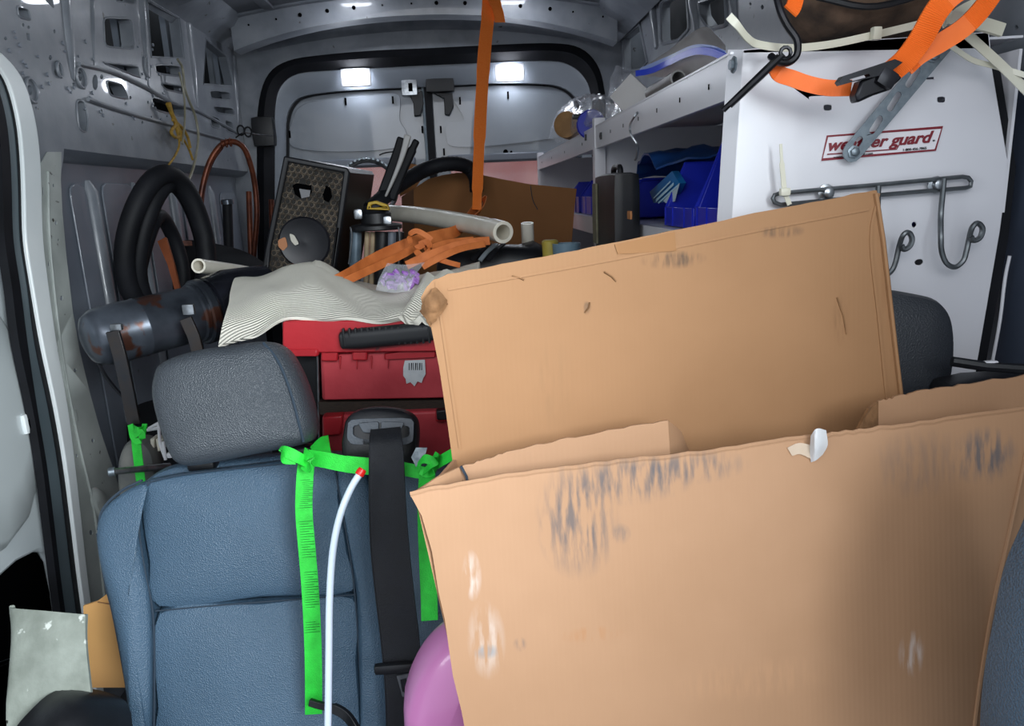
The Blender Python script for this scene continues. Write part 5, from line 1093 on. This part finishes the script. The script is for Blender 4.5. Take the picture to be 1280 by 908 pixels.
# ---- big black hose coil on the left wall
hc = thing('hose_coil', 'large black hose coil hanging against the ribbed left wall', 'hose', atX(200, 300, XL))
for (c0, rx, ry, ph, r) in (((207, 306), 50, 88, 0, .026), ((214, 312), 40, 82, .1, .022), ((200, 330), 26, 60, .2, .020)):
    pts = []
    for k in range(48):
        t = 2 * pi * k / 48; px = c0[0] + rx * cos(t) + 6 * sin(2 * t + ph); py = c0[1] + ry * sin(t)
        pts.append(at(px, py, 2.02 + .10 * cos(t) + ph * .3) if True else None)
    MB().tube(pts, [r] * 48, 12, closed=True).build('hose_turn', m_rubber, hc)
# ---- copper tube loop
cl = thing('copper_tube_loop', 'brown copper tube bent into a tall loop hung from the left wall hook', 'tube', at(285, 180, 2.6))
MB().tube(cr(A([(246, 302, 2.5), (248, 270, 2.52), (253, 235, 2.54), (262, 203, 2.56), (276, 182, 2.58), (290, 177, 2.6), (304, 184, 2.62), (313, 205, 2.64), (319, 235, 2.66), (321, 270, 2.66), (318, 310, 2.66), (316, 335, 2.66)]), 7), .0095, 12).build('tube', m_copper, cl)
MB().tube(cr(A([(252, 300, 2.52), (252, 262, 2.55), (256, 230, 2.57), (266, 201, 2.59), (280, 181, 2.61)]), 5), .006, 8).build('tube', m_copper, cl)
for k in range(3): MB().tube([at(278 + 5 * k, 180 - k, 2.58) + V((0, .013 * cos(t), .013 * sin(t))) for t in [2 * pi * q / 10 for q in range(10)]], .0025, 6, closed=True).build('tie_wire', m_copper, cl)
for (x, y0, y1, lab, r) in ((284, 252, 340, 'dark upright pipe standing against the left wall inside the copper loop', .017), (311, 240, 330, 'rusty flat copper bar standing right of the copper loop', .010), (339, 250, 330, 'short copper pipe standing beside the loudspeaker edge', .010)):
    t = thing('upright_pipe', lab, 'pipe', at(x, y1, 2.7)); MB().tube(A([(x, y0, 2.72), (x + 3, y1, 2.66)]), r, 12).build('pipe', m_rubber if x == 284 else m_copper, t)
    if x == 284: MB().lathe(at(x, y0, 2.72), (0, 0, 1), [(.022, -.01), (.022, .004), (.016, .008)], 12).build('pipe_cap', m_cyl, t)
wd = thing('orange_wood_strip', 'thin orange brown wooden strip leaning behind the black cylinder', 'wood', at(212, 330, 2.1))
MB().ribbon(A([(203, 300, 2.1), (214, 330, 2.05), (224, 368, 2.0)]), (1, 0, .3), [.026, .018, .014], .008).build('strip', M('orange_wood', '#8c4a28', '#7a3e20', 15, .7), wd)
wd2 = thing('rusty_plate', 'dark sheet with a rust coloured edge lying under the copper loop', 'plate', at(240, 310, 2.4))
MB().patch([A(r) for r in [[(218, 306, 2.45), (245, 304, 2.5), (300, 316, 2.55), (335, 335, 2.5)], [(215, 330, 2.35), (250, 334, 2.35), (300, 340, 2.35), (330, 348, 2.35)], [(218, 372, 2.25), (250, 372, 2.25), (290, 370, 2.25), (320, 366, 2.25)]]], 5, 5, .01).build('plate', m_dark, wd2)
MB().ribbon(A([(218, 304, 2.42), (240, 304, 2.44)]), (0, 0, 1), .016, .01).build('rust_edge', m_copper, wd2)
# ---- yellow rope and clear tube from the wall rail
yr_ = thing('yellow_rope', 'frayed yellow rope knotted to the left wall rail', 'rope', atX(216, 150, XL + .03))
m_yel = M('yellow_rope', '#a8842e', '#86681f', 80, .7, 0, .8, 300)
XW = XL + .03
for L, r in (([(211, 128), (214, 140), (219, 152), (222, 163), (226, 176)], .0075), ([(209, 130), (216, 144), (221, 155), (226, 168)], .006), ([(216, 150), (226, 158), (234, 170), (238, 185)], .005), ([(222, 165), (224, 182), (217, 198), (206, 212)], .0035), ([(220, 156), (214, 165), (220, 172), (228, 168), (222, 160)], .0055), ([(228, 172), (236, 186), (241, 200)], .004)):
    MB().tube(cr([atX(x, y, XW) for x, y in L], 5), r, 8).build('strand', m_yel, yr_)
ctb = thing('clear_tube', 'thin clear plastic tube looping down the left wall beside the yellow rope', 'tube', atX(236, 120, XW))
MB().tube(cr([atX(x, y, XW + .01) for x, y in [(222, 74), (228, 85), (231, 110), (236, 125), (244, 145), (248, 170), (245, 195), (240, 215), (232, 232), (222, 242)]], 6), .0045, 8).build('tube', M('yellowed_clear_tube', '#7d7862', '#8f8b78', 30, .35, alpha=.85), ctb)
MB().tube(cr([atX(x, y, XW + .01) for x, y in [(224, 90), (230, 118), (231, 150), (228, 180)]], 5), .0035, 8).build('tube', bpy.data.materials['yellowed_clear_tube'], ctb)
wk = thing('wall_hook', 'twisted dark wire hook at the top of the copper loop', 'hook', at(300, 165, 2.6))
for (x, y) in ((301, 163), (310, 165)): MB().tube([at(x, y, 2.62) + V((.012 * cos(t), 0, .016 * sin(t))) for t in [2 * pi * q / 12 for q in range(12)]], .003, 6, closed=True).build('wire_ring', m_rubber, wk)
MB().tube(cr(A([(295, 172, 2.62), (305, 166, 2.62), (320, 168, 2.9), (340, 170, 3.3)]), 4), .0025, 6).build('wire', m_rubber, wk)
# ---- load floor carrying all of it: dark crates out of sight behind the seat
ck = thing('cargo_crate', 'dark crate under the loudspeaker and canister, mostly hidden by the cloth', 'crate', (-.3, 2.1, 0))
MB().rbox((-.17, 2.0, .42), (.76, .36, .80), .02, 4).build('crate_body', m_dark, ck)

GROUPS = {'cable_tie': 'nylon cable ties on the end panel', 'red_tool_case': 'stacked red tool cases', 'plastic_pipe': 'loose plastic pipes', 'upright_pipe': 'pipes standing by the left wall', 'green_strap': 'bright green tie webbing'}
for o in [o for o in S.objects if o.parent is None]:
    k = o.name.split('.')[0]
    if k in GROUPS: o['group'] = GROUPS[k]
